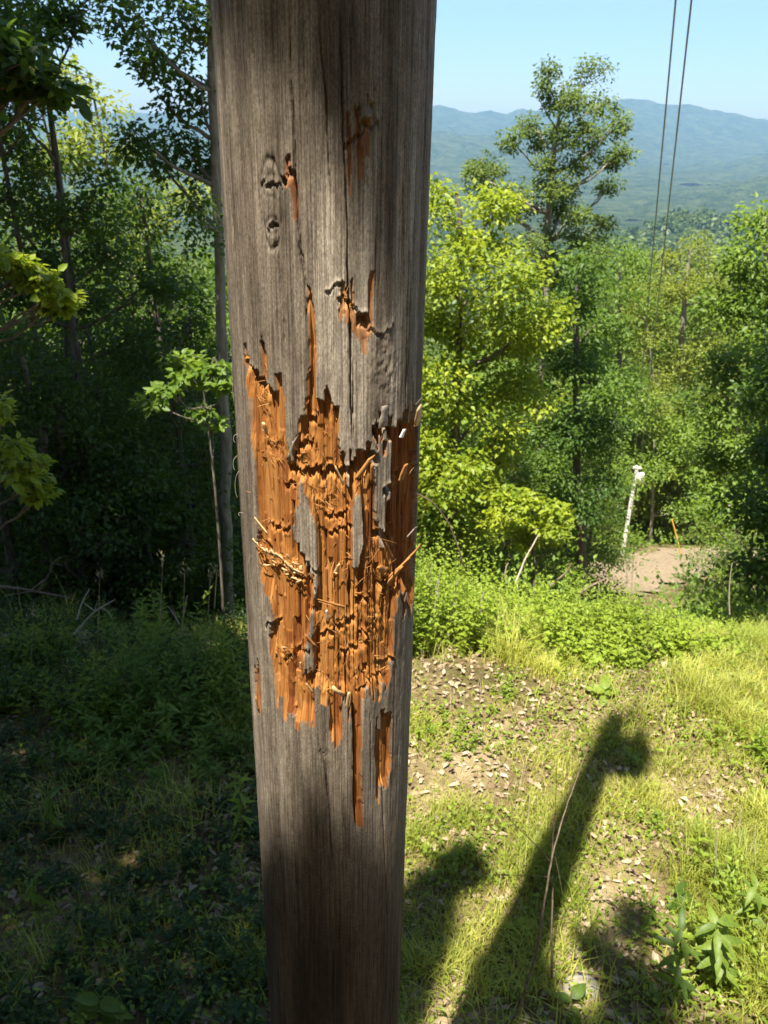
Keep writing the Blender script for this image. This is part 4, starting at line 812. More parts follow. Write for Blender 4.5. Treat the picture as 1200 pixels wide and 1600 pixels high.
build_tree('tall unseen tree added beyond the right edge of the view to shade it', 'shade trees beside the viewer', rooted([(7.0, 6.6, float(gz(7, 6.6))), (6.9, 6.6, 0), (6.4, 6.6, 4), (5.6, 6.8, 7)]), .22, .05,  # unseen tree added to darken the growth at the right edge
  shade([((4.35, 9.3, -5), .5, .5, .4), ((4.8, 9.6, -3.4), .5, .5, .4), ((5.2, 10, -1.8), .5, .5, .4), ((3.95, 8.2, -5), .35, .35, .3), ((5.4, 10.4, -4.4), .6, .6, .4), ((4.5, 8.8, -4), .4, .4, .4), ((5.6, 10.6, -.6), .6, .6, .4), ((4.9, 9.4, -1.2), .4, .4, .4), ((4.0, 7.2, -4.9), .3, .3, .3), ((5.0, 8.6, -5.4), .5, .5, .4)], 5.4), 'leaf_dark', .2, 30, 1.2, .24, 'bark', 55)
gl2 = []
rs_ = np.random.default_rng(8)
for x in np.arange(-9, -1.0, 1.1):
    for z in np.arange(-3, 3.6, 1.1):
        if rs_.random() < .62: gl2.append(((x+rs_.uniform(-.2, .2), 7.9+rs_.uniform(-.4, .8)-.12*x, z), .62, .62, .4))
build_tree('second big shade tree left of the viewer above the edge of the woods', 'shade trees beside the viewer', rooted([(-9.5, 2, float(gz(-9.5, 2))), (-9.2, 2.2, 3), (-8.2, 3, 7), (-7.2, 3.8, 11)]), .3, .06,
  shade(gl2, 10.0), 'leaf_dark', .2, 36, .85, .36, 'bark', 54)

for k, (x, y, H, rr_, lab) in enumerate([(-6, -9, 11, 2.6, 'large tree of the woods behind the viewer to the left'), (-1, -11, 12, 2.8, 'large tree of the woods straight behind the viewer'), (5, -9.5, 11, 2.6, 'large tree of the woods behind the viewer to the right'), (-12, -5, 12, 2.8, 'large tree of the woods far left of the viewer'), (-14, 3, 12, 2.8, 'large tree of the woods left of the shade trees'), (-3.6, -12, 14, 3, 'tallest tree of the woods behind the viewer'), (2.2, -12.5, 13, 3, 'broad tree of the woods behind the viewer'), (-9.5, -12, 13, 3, 'outer tree of the woods behind the viewer to the left'), (9, -7, 11, 2.8, 'outer tree of the woods behind the viewer to the right'), (-10.5, -1.5, 12, 2.8, 'tree of the woods close to the big shade tree')]):
    z = float(gz(x, y)); q = np.random.default_rng(k+80)
    build_tree(lab, 'woods behind the viewer', rooted([(x, y, z), (x+.1, y, z+H*.5), (x, y, z+H*.95)]), .2, .04,
      [(np.array([x, y, z])+[q.normal(0, rr_*.55), q.normal(0, rr_*.55), H*q.uniform(.15, .95)], 1.2, 1.2, .8) for _ in range(15)], 'leaf_dark', .42, 30, 1.0, .7, 'bark', 80+k)

# ------------------------------------------------------------------ undergrowth
def stem(sb, lb, base, H, lean, nl, L, W, r, spiral=True, six=False, stem_r=.003, up=.35, whorl=1, tipdens=True, tint0=.5):
    top = np.asarray(base)+np.array([lean[0], lean[1], H]); u = np.linspace(0, 1, 5)[:, None]
    P = np.asarray(base)*(1-u)+top*u+np.array([0, 0, .0])+np.array([lean[0], lean[1], 0])*(u*u-u)*.6
    sb.tube(P, np.linspace(stem_r, stem_r*.4, 5), 3, cap=False, t=.25)
    v = np.linspace(.12 if tipdens else .3, 1.0, nl); a = np.arange(nl)*(2.399 if whorl == 1 else 0)+r.random()*6.28
    if whorl == 2: a = a+(np.arange(nl)//2)*1.57+(np.arange(nl) % 2)*math.pi
    X = np.stack([np.interp(v, u[:, 0], P[:, k]) for k in range(3)], 1)
    A = np.stack([np.cos(a), np.sin(a), up+.9*np.clip(v-.7, 0, 1)*2], 1)+r.normal(0, .15, (nl, 3))
    Nn = np.stack([-np.cos(a)*.4, -np.sin(a)*.4, np.ones(nl)], 1)+r.normal(0, .2, (nl, 3))
    sc = (1-.55*np.clip(v-.6, 0, 1)/.4)*r.uniform(.75, 1.15, nl)
    leaves(lb, X, A, Nn, L*sc, W*sc, np.clip(tint0+.25*(v-.5)+r.normal(0, .12, nl), 0, 1), six, .18, .3)

# grass of the clearing, one sheet of blades nobody could count
rg = np.random.default_rng(77)
def patch(x, y): return fbm(x*1.5, y*1.5, 101, 3)
n = 330000
gx = rg.uniform(-4.6, 4.8, n); gy = rg.uniform(1.7, 6.6, n)
vis = (np.abs(gx) < .62*gy+.9) & (rg.random(n) < np.clip(1+(gx+.35)*1.6, .22, 1))
pv_ = patch(gx, gy); keep = vis & (rg.random(n) < np.clip((pv_-.375)*4.5, .07, .88)) & ~((gx > .1) & (gx < .75) & (gy > 4.55) & (gy < 5.2) & (rg.random(n) < .85))
gx, gy, pv_ = gx[keep], gy[keep], pv_[keep]; n = len(gx); gzv = gz(gx, gy)
tuft = vn(gx*5, gy*5, 111)
tall = np.clip(fbm(gx*1.1, gy*1.1, 131, 2)-.42, 0, 1)*3
h = (.035+.15*np.clip(tuft-.3, 0, 1)*rg.uniform(.4, 1.7, n)+.04*rg.random(n))*(.7+tall)*(1+.5*np.clip(gy-4.8, 0, 1)); az = rg.uniform(0, 6.28, n); ln = h*rg.uniform(.25, 1.0, n); wd = rg.uniform(.0016, .0038, n)
dx, dy = np.cos(az), np.sin(az); sx, sy = -dy*wd, dx*wd
B0 = np.stack([gx, gy, gzv-.01], 1); side = np.stack([sx, sy, 0*sx], 1); dirv = np.stack([dx, dy, 0*dx], 1)
M1 = B0+dirv*(ln*.28)[:, None]+np.stack([0*h, 0*h, h*.62], 1); T1 = B0+dirv*ln[:, None]+np.stack([0*h, 0*h, h*(1-.2*rg.random(n))], 1)
Vg = np.stack([B0-side, B0+side, M1+side*.8, M1-side*.8, T1], 1).reshape(-1, 3)
k5 = np.arange(n)[:, None]*5; tint = np.clip(.36+.9*(fbm(gx*1.6, gy*1.6, 121, 3)-.42)*1.5+rg.normal(0, .17, n), 0, 1)
me = make_mesh('grass', Vg, [k5+np.array([[0, 1, 2, 3]]), k5+np.array([[3, 2, 4]])], MAT['grass'], {'tint': np.repeat(tint, 5)})
tag(link('grass', me), kind='stuff')
# dead leaves on the ground
lb = MB(); n = 24000
x = rg.uniform(-4.5, 4.6, n); y = rg.uniform(1.7, 6.3, n); kp = (np.abs(x) < .62*y+.8) & (rg.random(n) < np.clip(1.25-1.5*patch(x, y), .1, 1)); 
x, y = x[kp], y[kp]; n = len(x)
leaves(lb, np.stack([x, y, gz(x, y)+rg.uniform(.004, .03, n)], 1), np.stack([rg.normal(size=n), rg.normal(size=n), rg.normal(0, .22, n)], 1), np.stack([rg.normal(0, .4, n), rg.normal(0, .4, n), np.ones(n)], 1), rg.uniform(.02, .07, n), rg.uniform(.012, .035, n), rg.beta(1.6, 1.6, n), True, .25, .2)
tag(link('leaf_litter', lb.mesh('leaf_litter', MAT['litter'])), kind='stuff')
# low broad-leaved ground cover
gb = MB(); n = 52000
x = rg.uniform(-4.5, 4.6, n); y = rg.uniform(1.7, 6.4, n); kp = (np.abs(x) < .62*y+.8) & (rg.random(n) < np.clip((fbm(x*2.1, y*2.1, 141, 3)-.38)*5, .05, .9))
x, y = x[kp], y[kp]; n = len(x); hh = rg.uniform(.01, .10, n)
leaves(gb, np.stack([x, y, gz(x, y)+hh], 1), np.stack([rg.normal(size=n), rg.normal(size=n), rg.normal(.1, .3, n)], 1), np.stack([rg.normal(0, .35, n), rg.normal(0, .35, n), np.ones(n)], 1), rg.uniform(.018, .045, n), rg.uniform(.010, .024, n), rg.beta(2, 2, n), False)
tag(link('ground_cover', gb.mesh('ground_cover', MAT['weed'])), kind='stuff')
# straw: dry thin blades
st = MB()
for q in range(500):
    xx = rg.uniform(-2.5, 3.6); yy = rg.uniform(2.0, 5.6); a = rg.uniform(0, 6.28); L = rg.uniform(.06, .22); b = np.array([xx, yy, float(gz(xx, yy))])
    st.tube([b, b+[math.cos(a)*L*.4, math.sin(a)*L*.4, L*.5], b+[math.cos(a)*L, math.sin(a)*L, L*rg.uniform(.2, .9)]], [.0016, .0013, .0006], 3, t=rg.random(), cap=False)
tag(link('dry_straw', st.mesh('dry_straw', MAT['straw'])), kind='stuff')

# the weed bank at the far edge of the clearing
wb = MB()
def weed_h(x): return np.interp(x, [-3, -.5, .1, .7, 1.4, 2.2, 3.2, 4.5], [.5, .6, .95, .9, .6, .30, .26, .6])
for q in range(2600):
    yy = rg.uniform(5.15, 8.2); xx = rg.uniform(-.6, .62*yy+.6)
    lim = 5.15+.30*(vn(np.array(xx*2.), np.array(3.), 151)-.3)
    if yy < lim: continue
    H = float(weed_h(xx*5.5/yy))*rg.uniform(.5, 1.1)*(.75 if yy < 5.45 else 1)*(.35+1.35*float(fbm(np.array(xx*1.3), np.array(yy*1.3), 171, 3))); kind = vn(np.array(xx*1.6), np.array(yy*1.6), 161)
    b = (xx, yy, float(gz(xx, yy))-.02)
    if kind > .5: stem(wb, wb, b, H, rg.normal(0, .09, 2), int(14+H*18), .085, .022, rg, tint0=float(.5+.5*(kind-.5)))
    else: stem(wb, wb, b, H, rg.normal(0, .10, 2), int(9+H*14), .065, .038, rg, tint0=float(.62+.5*(.5-kind)))
tag(link('weed_bank', wb.mesh('weed_bank', MAT['weed'])), kind='stuff')
wl = MB()
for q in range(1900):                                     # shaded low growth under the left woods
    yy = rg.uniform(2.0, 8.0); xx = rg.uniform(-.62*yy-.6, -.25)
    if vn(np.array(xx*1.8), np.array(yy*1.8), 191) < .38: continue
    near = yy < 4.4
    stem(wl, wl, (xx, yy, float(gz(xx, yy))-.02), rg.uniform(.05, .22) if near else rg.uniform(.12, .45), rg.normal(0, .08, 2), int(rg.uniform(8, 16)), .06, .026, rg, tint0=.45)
tag(link('woodland_undergrowth', wl.mesh('woodland_undergrowth', MAT['weed_shade_tinted'])), kind='stuff')

def plant(name, label, group, base, stems, mat, smat='weed', cat='plant'):
    e = empty(name, base, label, cat, group); sb, lb = MB(), MB()
    for s in stems: stem(sb, lb, *s)
    link('stem', sb.mesh('stem', MAT[smat], origin=base), e)['kind'] = 'stuff'; link('foliage', lb.mesh('foliage', MAT[mat], origin=base), e)['kind'] = 'stuff'; return e
# shrubs mounded left of the pole
for k, (px, py, H, W, lab) in enumerate([(150, 1110, .46, .30, 'dark leafy weed clump at the left end of the mound left of the pole'), (215, 1090, .62, .32, 'tallest dark weed clump in the middle of the mound left of the pole'), (290, 1100, .60, .32, 'dark weed clump second from the pole in the mound'), (355, 1090, .66, .28, 'weed clump touching the pole edge with sunlit tips'), (180, 1170, .34, .26, 'low grassy clump in front of the mound left of the pole'), (320, 1165, .36, .28, 'low leafy clump in front of the mound beside the pole'), (60, 1020, .40, .26, 'leafy clump with bright tips at the far left edge'), (20, 1090, .26, .24, 'short leafy clump low at the left edge'), (230, 1010, .46, .4, 'clump rising behind the mound below the bare brush')]):
    d = ray(px, py); Y = 3.66/(-d[2]/d[1]); b = at(px, py, Y); b[2] = float(gz(b[0], b[1])); r = np.random.default_rng(700+k)
    S_ = []
    for q in range(34):
        o2 = r.normal(0, W*.5, 2); S_.append(((b[0]+o2[0], b[1]+o2[1], b[2]-.02), H*r.uniform(.6, 1.1)*(1-.3*min(1, np.hypot(*o2)/W)), o2*.35+r.normal(0, .03, 2), 18, .085, .026, r))
    plant('weed_clump', lab, 'weed clumps left of the pole', b, S_, 'leaf_mid' if k in (1, 2, 4, 5) else 'weed', cat='weed clump')
for k, (px, py, H, W, L_, W_, n_, lab) in enumerate([(1150, 1500, .34, .22, .085, .026, 16, 'leafy weed clump in the bottom right corner beside the bright pointed-leaf weed'), (1185, 1420, .34, .2, .08, .026, 14, 'leafy weed clump cut by the right edge low in the view'), (1085, 1530, .24, .2, .07, .024, 12, 'low dark weed clump left of the bottom right corner'), (1190, 1190, .30, .25, .08, .02, 14, 'weed clump at the right edge level with the arm of the pole shadow'), (705, 1150, .16, .2, .05, .016, 14, 'small leafy clump on the sunlit grass right of the pole'), (1010, 1290, .12, .15, .04, .014, 10, 'small leafy clump right of the pole shadow'), (800, 1085, .14, .2, .05, .016, 12, 'small leafy clump beside the litter patch below the bank'), (720, 1330, .12, .16, .045, .016, 12, 'small leafy clump between the pole and its shadow'), (1090, 1130, .15, .2, .05, .014, 12, 'small leafy clump on the grass right of the shadow tip')]):
    d = ray(px, py); Y = 3.66/(-d[2]/d[1]); b = at(px, py, Y); b[2] = float(gz(b[0], b[1])); r = np.random.default_rng(760+k)
    S_ = []
    for q in range(n_):
        o2 = r.normal(0, W*.5, 2); S_.append(((b[0]+o2[0], b[1]+o2[1], b[2]-.02), H*r.uniform(.5, 1.1), o2*.35+r.normal(0, .03, 2), 16, L_, W_, r))
    plant('weed_clump', lab, 'weed clumps in the clearing', b, S_, 'weed', cat='weed clump')
def ground_at(px, py):
    d = ray(px, py); Y = 3.66/(-d[2]/d[1])
    for _ in range(4): g = float(gz(d[0]/d[1]*Y, Y)); Y = -g/(-d[2]/d[1])
    return np.array([d[0]/d[1]*Y, Y, float(gz(d[0]/d[1]*Y, Y))])
ub = MB(); ru = np.random.default_rng(404)
for q in range(800):
    yy = 8.2+27*ru.random()**1.3; xx = ru.uniform(-.5, .62)*yy+ru.uniform(-1, 1)
    if (xx > 0) and abs(yy-np.interp(xx, rd[:, 0], rd[:, 1])) < 2.3+.4*ru.random() and xx > 6.4: continue
    R_ = ru.uniform(.3, .7)*(1+yy*.02); nl = 75; dd = unit(ru.normal(size=(nl, 3))); dd[:, 2] = np.abs(dd[:, 2]); c_ = np.array([xx, yy, float(gz(xx, yy))])
    tall = 1.0 if 23 < yy < 35 and xx > 5 else ru.uniform(1.0, 2.6)
    tall = .55 if (xx > 5 and 17 < yy < 33) else tall
    if .28 < xx/yy < .43 and 9 < yy < 27: continue
    leaves(ub, c_+dd*R_*(ru.random((nl, 1))**.4)*[1, 1, tall], dd+ru.normal(0, .5, dd.shape), .5*dd+[0, 0, .8]+ru.normal(0, .3, dd.shape), .055+.0038*yy, .032+.0022*yy, np.clip(ru.random()*.5+.25+ru.normal(0, .12, nl), 0, 1))
tag(link('slope_undergrowth', ub.mesh('slope_undergrowth', MAT['leaf_mid'])), kind='stuff')
# single plants: each big leaf its own piece
def leafy(name, label, spots, mat, cat='plant', group=None, stem_to=None):
    base = ground_at(*spots['base']); e = empty(name, base, label, cat, group); r = np.random.default_rng(int(spots['base'][0]*3+spots['base'][1]))
    sb = MB(); Yb = base[1]
    top = at(spots['top'][0], spots['top'][1], Yb+.02); sb.tube(bez(base-[0, 0, .03], (base+top)/2+r.normal(0, .01, 3), top, 8), np.linspace(.005, .002, 8), 5, t=.3)
    link('stem', sb.mesh('stem', MAT['weed'], True, base), e)
    for (px, py, L, W, ang, t0, h) in spots['leaves']:
        u = h; P = base*(1-u)+top*u; A = math.cos(math.radians(ang))*CR+math.sin(math.radians(ang))*unit(np.array([0, .75, .45]))+np.array([0, 0, r.uniform(-.15, .25)])
        m_ = MB(); n_ = 8; uu_ = np.linspace(0, 1, n_); A = unit(A); Nn = unit(np.array([0, -.25, 1.0])+r.normal(0, .22, 3)); Nn = unit(Nn-A*np.dot(A, Nn)); B_ = np.cross(A, Nn)
        prof = W*.5*np.sin(math.pi*uu_**.75)**.85*(1-.25*uu_)
        mid = P+A*L*uu_[:, None]+Nn*(-.22*L*uu_**2+.05*L*np.sin(3*uu_))[:, None]
        wav = .012*L*np.sin(uu_*18+r.random()*6)
        V = np.stack([mid+B_*prof[:, None]+Nn*(prof*.3+wav)[:, None], mid, mid-B_*prof[:, None]+Nn*(prof*.3-wav)[:, None]], 1).reshape(-1, 3)
        F = [[q*3+z_, q*3+z_+1, q*3+z_+4, q*3+z_+3] for q in range(n_-1) for z_ in (0, 1)]
        m_.add(V, F, t0); link('leaf', m_.mesh('leaf', MAT[mat], True, base), e)
    return e
def fan(n, L, W, r, lo=.35, spread=360, start=0, t0=.6):
    r = np.random.default_rng(r); return [(0, 0, L*r.uniform(.7, 1.1), W*r.uniform(.8, 1.1), start+spread*(q/n)*(1 if spread < 360 else 1)+137.5*q*(spread == 360)+r.normal(0, 8), float(np.clip(t0+r.normal(0, .15), 0, 1)), lo+(1-lo)*q/max(1, n-1)) for q in range(n)]
leafy('lobed_plant', 'tall weed with bright pointed leaves in the bottom right corner', dict(base=(1130, 1560), top=(1120, 1440), leaves=fan(22, .12, .042, 1, t0=.5)), 'weed_near')
leafy('lobed_plant', 'weed with long drooping dark leaves left of the bright pointed-leaf weed', dict(base=(1050, 1590), top=(1065, 1450), leaves=fan(16, .12, .034, 2, t0=.15)), 'weed_near')
leafy('lobed_plant', 'leafy weed cut by the right edge above the bright pointed-leaf weed', dict(base=(1185, 1480), top=(1180, 1385), leaves=fan(16, .11, .036, 3, t0=.45)), 'weed_near')
leafy('seedling', 'young plant with broad pale leaves at the tip of the pole shadow', dict(base=(945, 1095), top=(945, 1078), leaves=[(0, 0, .13, .07, 20, .9, .6), (0, 0, .14, .075, 165, 1, .8), (0, 0, .14, .09, 80, .8, 1), (0, 0, .12, .07, 250, .7, .5)]), 'weed_near')
leafy('seedling', 'single broad shaded leaf beside the foot of the bent dead stem', dict(base=(890, 1590), top=(893, 1560), leaves=[(0, 0, .10, .06, 40, .1, 1), (0, 0, .09, .05, 150, .1, .8), (0, 0, .1, .07, 280, .3, .6)]), 'weed_near')
leafy('seedling', 'small plant with a yellow leaf in the shade right of the pole foot', dict(base=(806, 1462), top=(806, 1448), leaves=[(0, 0, .12, .08, 15, 1, 1), (0, 0, .08, .05, 160, .9, .8), (0, 0, .07, .05, 260, .9, .6)]), 'leaf_yellow')
leafy('seedling', 'dark heart-leaved plant on the sunlit grass right of the shadow', dict(base=(1060, 1420), top=(1062, 1398), leaves=fan(6, .11, .075, 5, t0=.1)), 'weed_near')
leafy('lobed_plant', 'broad-leaved weed in the bottom left corner', dict(base=(160, 1600), top=(155, 1565), leaves=fan(9, .15, .07, 6, t0=.5)), 'weed_near')
leafy('tall_weed', 'sunlit narrow-leaved weed standing against the left edge of the pole', dict(base=(378, 1330), top=(374, 1215), leaves=fan(18, .095, .022, 7, .45, t0=.8)), 'weed_near')
leafy('tall_weed', 'pale narrow-leaved weed in the shade of the mound', dict(base=(262, 1190), top=(260, 1100), leaves=fan(14, .10, .026, 8, .4)), 'weed_near')
leafy('tall_weed', 'small sunlit plant standing in the arm of the pole shadow', dict(base=(985, 1200), top=(988, 1176), leaves=fan(10, .07, .026, 9, .3, t0=.8)), 'weed_near')
leafy('tall_weed', 'narrow-leaved weed in the dark grass at the lower left', dict(base=(55, 1420), top=(52, 1375), leaves=fan(12, .10, .025, 10, .3)), 'weed_near')
leafy('tall_weed', 'dark upright weed in the shade near the left edge', dict(base=(80, 1310), top=(78, 1240), leaves=fan(12, .10, .03, 12, .3, t0=.4)), 'weed_near')

# dead stems, brush and dry stalks
def twigs(name, label, cat, base_px, Y, lines, mat, group=None):
    first = np.array(lines[0][0], float); P0 = at(*lines[0][0][0], Y if len(lines[0][0][0]) < 3 else lines[0][0][0][2]) if False else None
    pts_all = [(np.array([at(q[0], q[1], q[2]) for q in pl]), r0, r1) for pl, r0, r1 in lines]
    org = pts_all[0][0][0]; e = empty(name, org, label, cat, group)
    for k, (P, r0, r1) in enumerate(pts_all):
        mb = MB(); n_ = len(P); u = np.linspace(0, 1, n_*4); Q = np.stack([np.interp(u, np.linspace(0, 1, n_), P[:, i_]) for i_ in range(3)], 1)
        for _ in range(2): Q[1:-1] = (Q[:-2]+2*Q[1:-1]+Q[2:])/4
        Q[1:-1] += np.random.default_rng(k).normal(0, r0*.12, (len(Q)-2, 3)); mb.tube(Q, np.linspace(r0, r1, len(Q)), 6)
        link('stem' if k == 0 else 'twig', mb.mesh('stem' if k == 0 else 'twig', MAT[mat], True, org), e)
    return e
g0 = ground_at(800, 1610)
y0 = g0[1]
twigs('dead_stem', 'long bent dead stem leaning up from the bottom edge along the pole shadow', 'dead stem', None, None,
  [([(800, 1612, y0), (822, 1545, y0+.03), (840, 1480, y0+.08), (852, 1400, y0+.12), (862, 1340, y0+.16), (880, 1275, y0+.2), (900, 1220, y0+.24), (920, 1163, y0+.28)], .0070, .0013),
   ([(822, 1545, y0+.03), (812, 1520, y0), (806, 1498, y0)], .003, .001), ([(862, 1340, y0+.16), (868, 1260, y0+.2), (870, 1190, y0+.24)], .002, .0008),
   ([(858, 1345, y0+.15), (835, 1318, y0+.1), (800, 1285, y0+.1), (785, 1262, y0+.1)], .0024, .0008), ([(856, 1370, y0+.15), (815, 1368, y0+.1), (780, 1366, y0+.1)], .0016, .0007), ([(866, 1330, y0+.2), (880, 1400, y0+.2)], .0014, .0008)], 'twig')
twigs('dead_stem', 'upright dark dead stem beside the bent one in the shadow', 'dead stem', None, None, [([(862, 1528, y0+.2), (862, 1450, y0+.22), (864, 1370, y0+.25)], .0055, .003)], 'twig')
twigs('arching_cane', 'arching reddish cane bending down behind the right edge of the pole', 'cane', None, None,
  [([(724, 885, 6.2), (715, 850, 6.15), (698, 812, 6.1), (676, 784, 6.0), (640, 766, 5.9), (610, 765, 5.8)], .009, .005), ([(698, 812, 6.1), (712, 800, 6.1)], .003, .001)], 'twig')
for k, (px, y1, y2, top, lab) in enumerate([(1116, 1398, 1240, True, 'tall dry stalk with a flat tan flower head on the sunlit grass'), (1152, 1320, 1258, False, 'short bare dry stalk right of the tan flower head'), (1175, 1360, 1290, False, 'bare dry stalk nearest the right edge')]):
    b = ground_at(px, y1); tp_ = at(px+5, y2, b[1]+.02)
    e = empty('dry_stalk', b, lab, 'dry stalk', 'dry stalks on the grass'); sb = MB(); sb.tube(bez(b-[0, 0, .02], (b+tp_)/2+[.01, 0, 0], tp_, 8), np.linspace(.0028, .0018, 8), 5); link('stem', sb.mesh('stem', MAT['pale_twig'], True, b), e)
    if top:
        hb_ = MB(); r = np.random.default_rng(3); nl = 60; dd = unit(r.normal(size=(nl, 3))*[1, 1, .4]); leaves(hb_, tp_+dd*.012, dd, r.normal(size=(nl, 3)), .026, .010, r.random(nl)); link('flower_head', hb_.mesh('flower_head', MAT['straw'], False, b), e)
    else: sb = MB()
for k, (px, y1, y2, lab) in enumerate([(262, 1425, 1350, 'pale seeding grass stem in the dark grass left of the pole'), (190, 1410, 1365, 'shaded seeding grass stem left of the pale one'), (310, 1275, 1228, 'seeding grass stem left of the sunlit weed by the pole'), (326, 1280, 1218, 'taller seeding grass stem next to the sunlit weed by the pole')]):
    b = ground_at(px, y1+20); tp_ = at(px+20, y2, b[1]+.02); e = empty('seed_grass', b, lab, 'grass stem', 'seeding grass stems left of the pole'); sb = MB(); B = bez(b-[0, 0, .02], (b*.4+tp_*.6), tp_, 9); sb.tube(B, np.linspace(.0016, .0009, 9), 4); link('stem', sb.mesh('stem', MAT['straw'], True, b), e)
    hb_ = MB(); r = np.random.default_rng(20+k); nl = 46; u = r.uniform(.5, 1, (nl, 1)); X = b+(tp_-b)*u; X = X+r.normal(0, .012, (nl, 3))*(1.15-u)*2; leaves(hb_, X, np.array([.2, 0, 1])+r.normal(0, .4, (nl, 3)), r.normal(size=(nl, 3)), .012, .005, r.random(nl)); link('seed_head', hb_.mesh('seed_head', MAT['straw'], False, b), e)
yb = 5.3
twigs('fallen_brush', 'bare fallen branch with pale forked tips at the left edge of the woods', 'fallen branch', None, None,
  [([(-30, 915, yb), (20, 918, yb), (60, 925, yb), (110, 935, yb)], .016, .005), ([(60, 925, yb), (75, 900, yb), (85, 875, yb-.1), (104, 868, yb-.1)], .008, .002), ([(80, 895, yb-.1), (80, 870, yb-.1)], .004, .0015), ([(70, 905, yb), (45, 925, yb-.1), (10, 930, yb-.2)], .005, .002), ([(84, 880, yb-.1), (98, 884, yb-.1)], .004, .0015)], 'twig')
twigs('fallen_brush', 'second bare branch with spread pale tips in front of the dark woods', 'fallen branch', None, None,
  [([(118, 990, 4.9), (132, 972, 4.9), (148, 955, 4.9), (165, 945, 4.9), (180, 937, 4.9)], .009, .003), ([(148, 955, 4.9), (135, 945, 4.9), (128, 940, 4.9)], .004, .002), ([(155, 950, 4.9), (170, 955, 4.9), (175, 967, 4.9)], .004, .0015), ([(148, 955, 4.9), (152, 938, 4.9)], .003, .0015), ([(120, 968, 4.9), (128, 940, 4.95), (140, 920, 5)], .006, .003)], 'pale_twig')
twigs('fallen_brush', 'pair of thin bare twigs standing behind the weed mound', 'fallen branch', None, None,
  [([(280, 975, 4.9), (270, 958, 4.9), (262, 946, 4.9)], .005, .002), ([(284, 978, 4.9), (288, 955, 4.9), (293, 930, 4.9)], .005, .002), ([(276, 965, 4.9), (268, 946, 4.9)], .003, .001)], 'pale_twig')
twigs('fallen_brush', 'bare broken branch lying over the bank left of the driveway', 'fallen branch', None, None,
  [([(905, 927, 9.5), (920, 917, 9.6), (950, 902, 9.7)], .022, .010), ([(920, 917, 9.6), (915, 900, 9.6)], .01, .005), ([(860, 915, 9), (885, 895, 9), (893, 880, 9)], .016, .006), ([(935, 930, 9.4), (935, 908, 9.4)], .012, .006)], 'twig')
twigs('fallen_brush', 'leaning bare pole-like branch in front of the oak trunk', 'fallen branch', None, None, [([(805, 912, 8.4), (822, 870, 8.5), (842, 835, 8.6)], .014, .006)], 'pale_twig')
for k, (px, y1, y2) in enumerate([(152, 1030, 900), (48, 1050, 960), (250, 980, 880), (285, 990, 890), (325, 960, 895), (335, 950, 890)]):
    P = [np.array(at(px, y1, 4.8)), np.array(at(px+2, (y1+y2)/2, 4.8)), np.array(at(px+4, y2, 4.85))]; sb = MB(); sb.tube(bez(P[0], P[1], P[2], 8), np.linspace(.0035, .0015, 8), 4)
    r = np.random.default_rng(k); X = P[2]+r.normal(0, .012, (16, 3))*[1, 1, 3]; leaves(sb, X, np.array([0, 0, 1])+r.normal(0, .4, (16, 3)), r.normal(size=(16, 3)), .03, .008, r.random(16))
    o_ = link('tall_grass_stem', sb.mesh('tall_grass_stem', MAT['straw'], False, P[0]), None, P[0]); tag(o_, 'tall pale grass stem before the dark left woods, '+['second', 'first', 'third', 'fourth', 'fifth', 'sixth'][k]+' from the left edge', 'grass stem', 'tall grass stems before the left woods')
for k, (px, y1, y2) in enumerate([(680, 1000, 905), (684, 985, 890), (712, 960, 900), (702, 1020, 940), (752, 960, 925), (672, 930, 880), (790, 905, 880), (1140, 960, 880)]):
    Yp = 5.6; P = [np.array(at(px, y1, Yp)), np.array(at(px-3, (y1+y2)/2, Yp)), np.array(at(px+4, y2, Yp))]; sb = MB(); sb.tube(bez(P[0], P[1], P[2], 8), np.linspace(.006, .003, 8), 4)
    o_ = link('dry_cane', sb.mesh('dry_cane', MAT['pale_twig'], False, P[0]), None, P[0]); tag(o_, 'pale dry cane among the bank weeds, '+['second', 'third', 'fifth', 'fourth', 'sixth', 'first', 'seventh', 'eighth'][k]+' from the pole', 'cane', 'pale canes in the weed bank')
# pale stones and a flat stone
def stone(px, py, sx, sy, sz, lab, mat='gravel'):
    b = ground_at(px, py); u = np.linspace(0, math.pi, 9); v = np.linspace(0, 2*math.pi, 14)[:-1]; UU_, VV_ = np.meshgrid(u, v, indexing='ij')
    q = np.stack([np.sin(UU_)*np.cos(VV_), np.sin(UU_)*np.sin(VV_), np.cos(UU_)], -1); q *= (1+.35*(fbm(q[..., 0]*2+px, q[..., 1]*2+q[..., 2]*2, 5)-.5))[..., None]; V = (q*[sx, sy, sz]).reshape(-1, 3)
    F = [[i_*13+j_, i_*13+(j_+1) % 13, (i_+1)*13+(j_+1) % 13, (i_+1)*13+j_] for i_ in range(8) for j_ in range(13)]
    o_ = link('stone', make_mesh('stone', V, np.array(F), MAT[mat], None, False), None, b); tag(o_, lab, 'stone')
stone(910, 1545, .09, .07, .05, 'brown rounded stone beside the foot of the bent dead stem', 'bark_pale')
stone(215, 1478, .05, .04, .03, 'pale angular stone in the dark grass at the lower left')

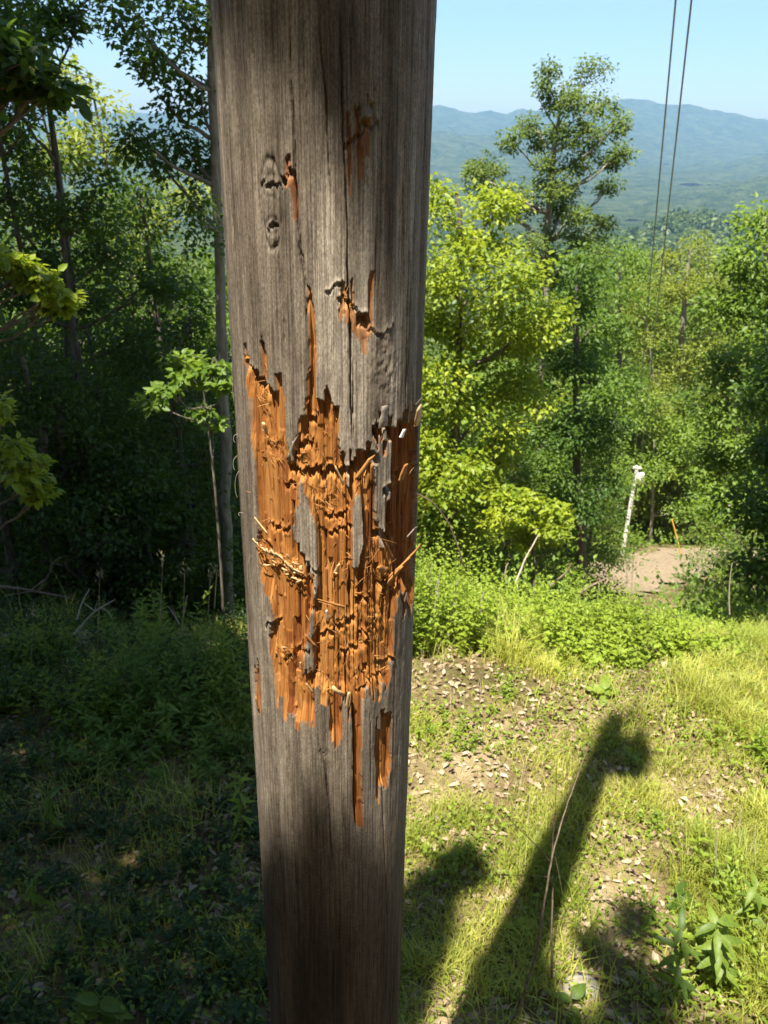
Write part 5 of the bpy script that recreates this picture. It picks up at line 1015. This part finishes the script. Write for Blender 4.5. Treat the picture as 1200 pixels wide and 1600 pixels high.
# ------------------------------------------------------------------ far pole, guy marker, wires
fb0 = np.array(at(969, 886, 31.5)); ft = np.array(at(992, 728, 31.5)); fb0[2] = min(fb0[2], float(gz(fb0[0], fb0[1])))
e = empty('utility_pole', fb0, 'small far sunlit utility pole beside the driveway, leaning against bright leaves', 'utility pole')
MAT['pole_far'] = simple_mat('sunbleached_pole', (.52, .48, .42), (.72, .68, .62), (12, 12, 2))
mb = MB(); top = np.array([fb0[0]+.02, fb0[1], ft[2]]); mb.tube([fb0-[0, 0, .5], fb0, top], [.10, .095, .075], 12); link('shaft', mb.mesh('shaft', MAT['pole_far'], True, fb0), e)
mb = MB(); mb.tube(top+[.2, -.05, -.5]+np.array([0, 0, 1])*np.array([-.22, -.21, .2, .22])[:, None], [.12, .14, .14, .12], 14); link('transformer', mb.mesh('transformer', MAT['chip_white'], False, fb0), e)
for sx in (-.12, .12):
    mb = MB(); mb.tube(top+[sx, -.03, -.1]+np.array([0, 0, 1])*np.array([-.04, 0, .05, .1])[:, None], [.03, .07, .07, .03], 8); link('insulator', mb.mesh('insulator', MAT['chip_white'], False, fb0), e)
MAT['wire'] = simple_mat('dull_wire', (.28, .29, .30), (.4, .41, .42), (3, 3, 3), .5)
def wire(A, B, sag, lab):
    u = np.linspace(0, 1, 40)[:, None]; P = A*(1-u)+B*u-np.array([0, 0, 1.0])*sag*4*u*(1-u)
    mb = MB(); mb.tube(P, .0085, 6); o_ = link('overhead_wire', mb.mesh('overhead_wire', MAT['wire'], True, A), None, A); tag(o_, lab, 'wire', 'overhead wires down to the far pole')
wire(INS[0]+[0, 0, .05], top+[-.12, -.03, .0], .35, 'left of the two overhead wires descending past the mountains')
wire(INS[1]+[.02, 0, .05], top+[.12, -.03, .0], .10, 'right of the two overhead wires descending past the mountains')
g1 = np.array(at(1071, 850, 31)); g1[2] = float(gz(g1[0], g1[1])); g2 = np.array(at(1050, 812, 31))
mb = MB(); mb.tube([g1-[0, 0, .1], (g1+g2)/2, g2], .03, 8); o_ = link('guy_marker', mb.mesh('guy_marker', simple_mat('yellow_plastic', (.55, .30, .04), (.62, .36, .05), (3, 3, 3), .5), True, g1), None, g1); tag(o_, 'slanting orange-yellow marker rod beside the driveway', 'marker rod')
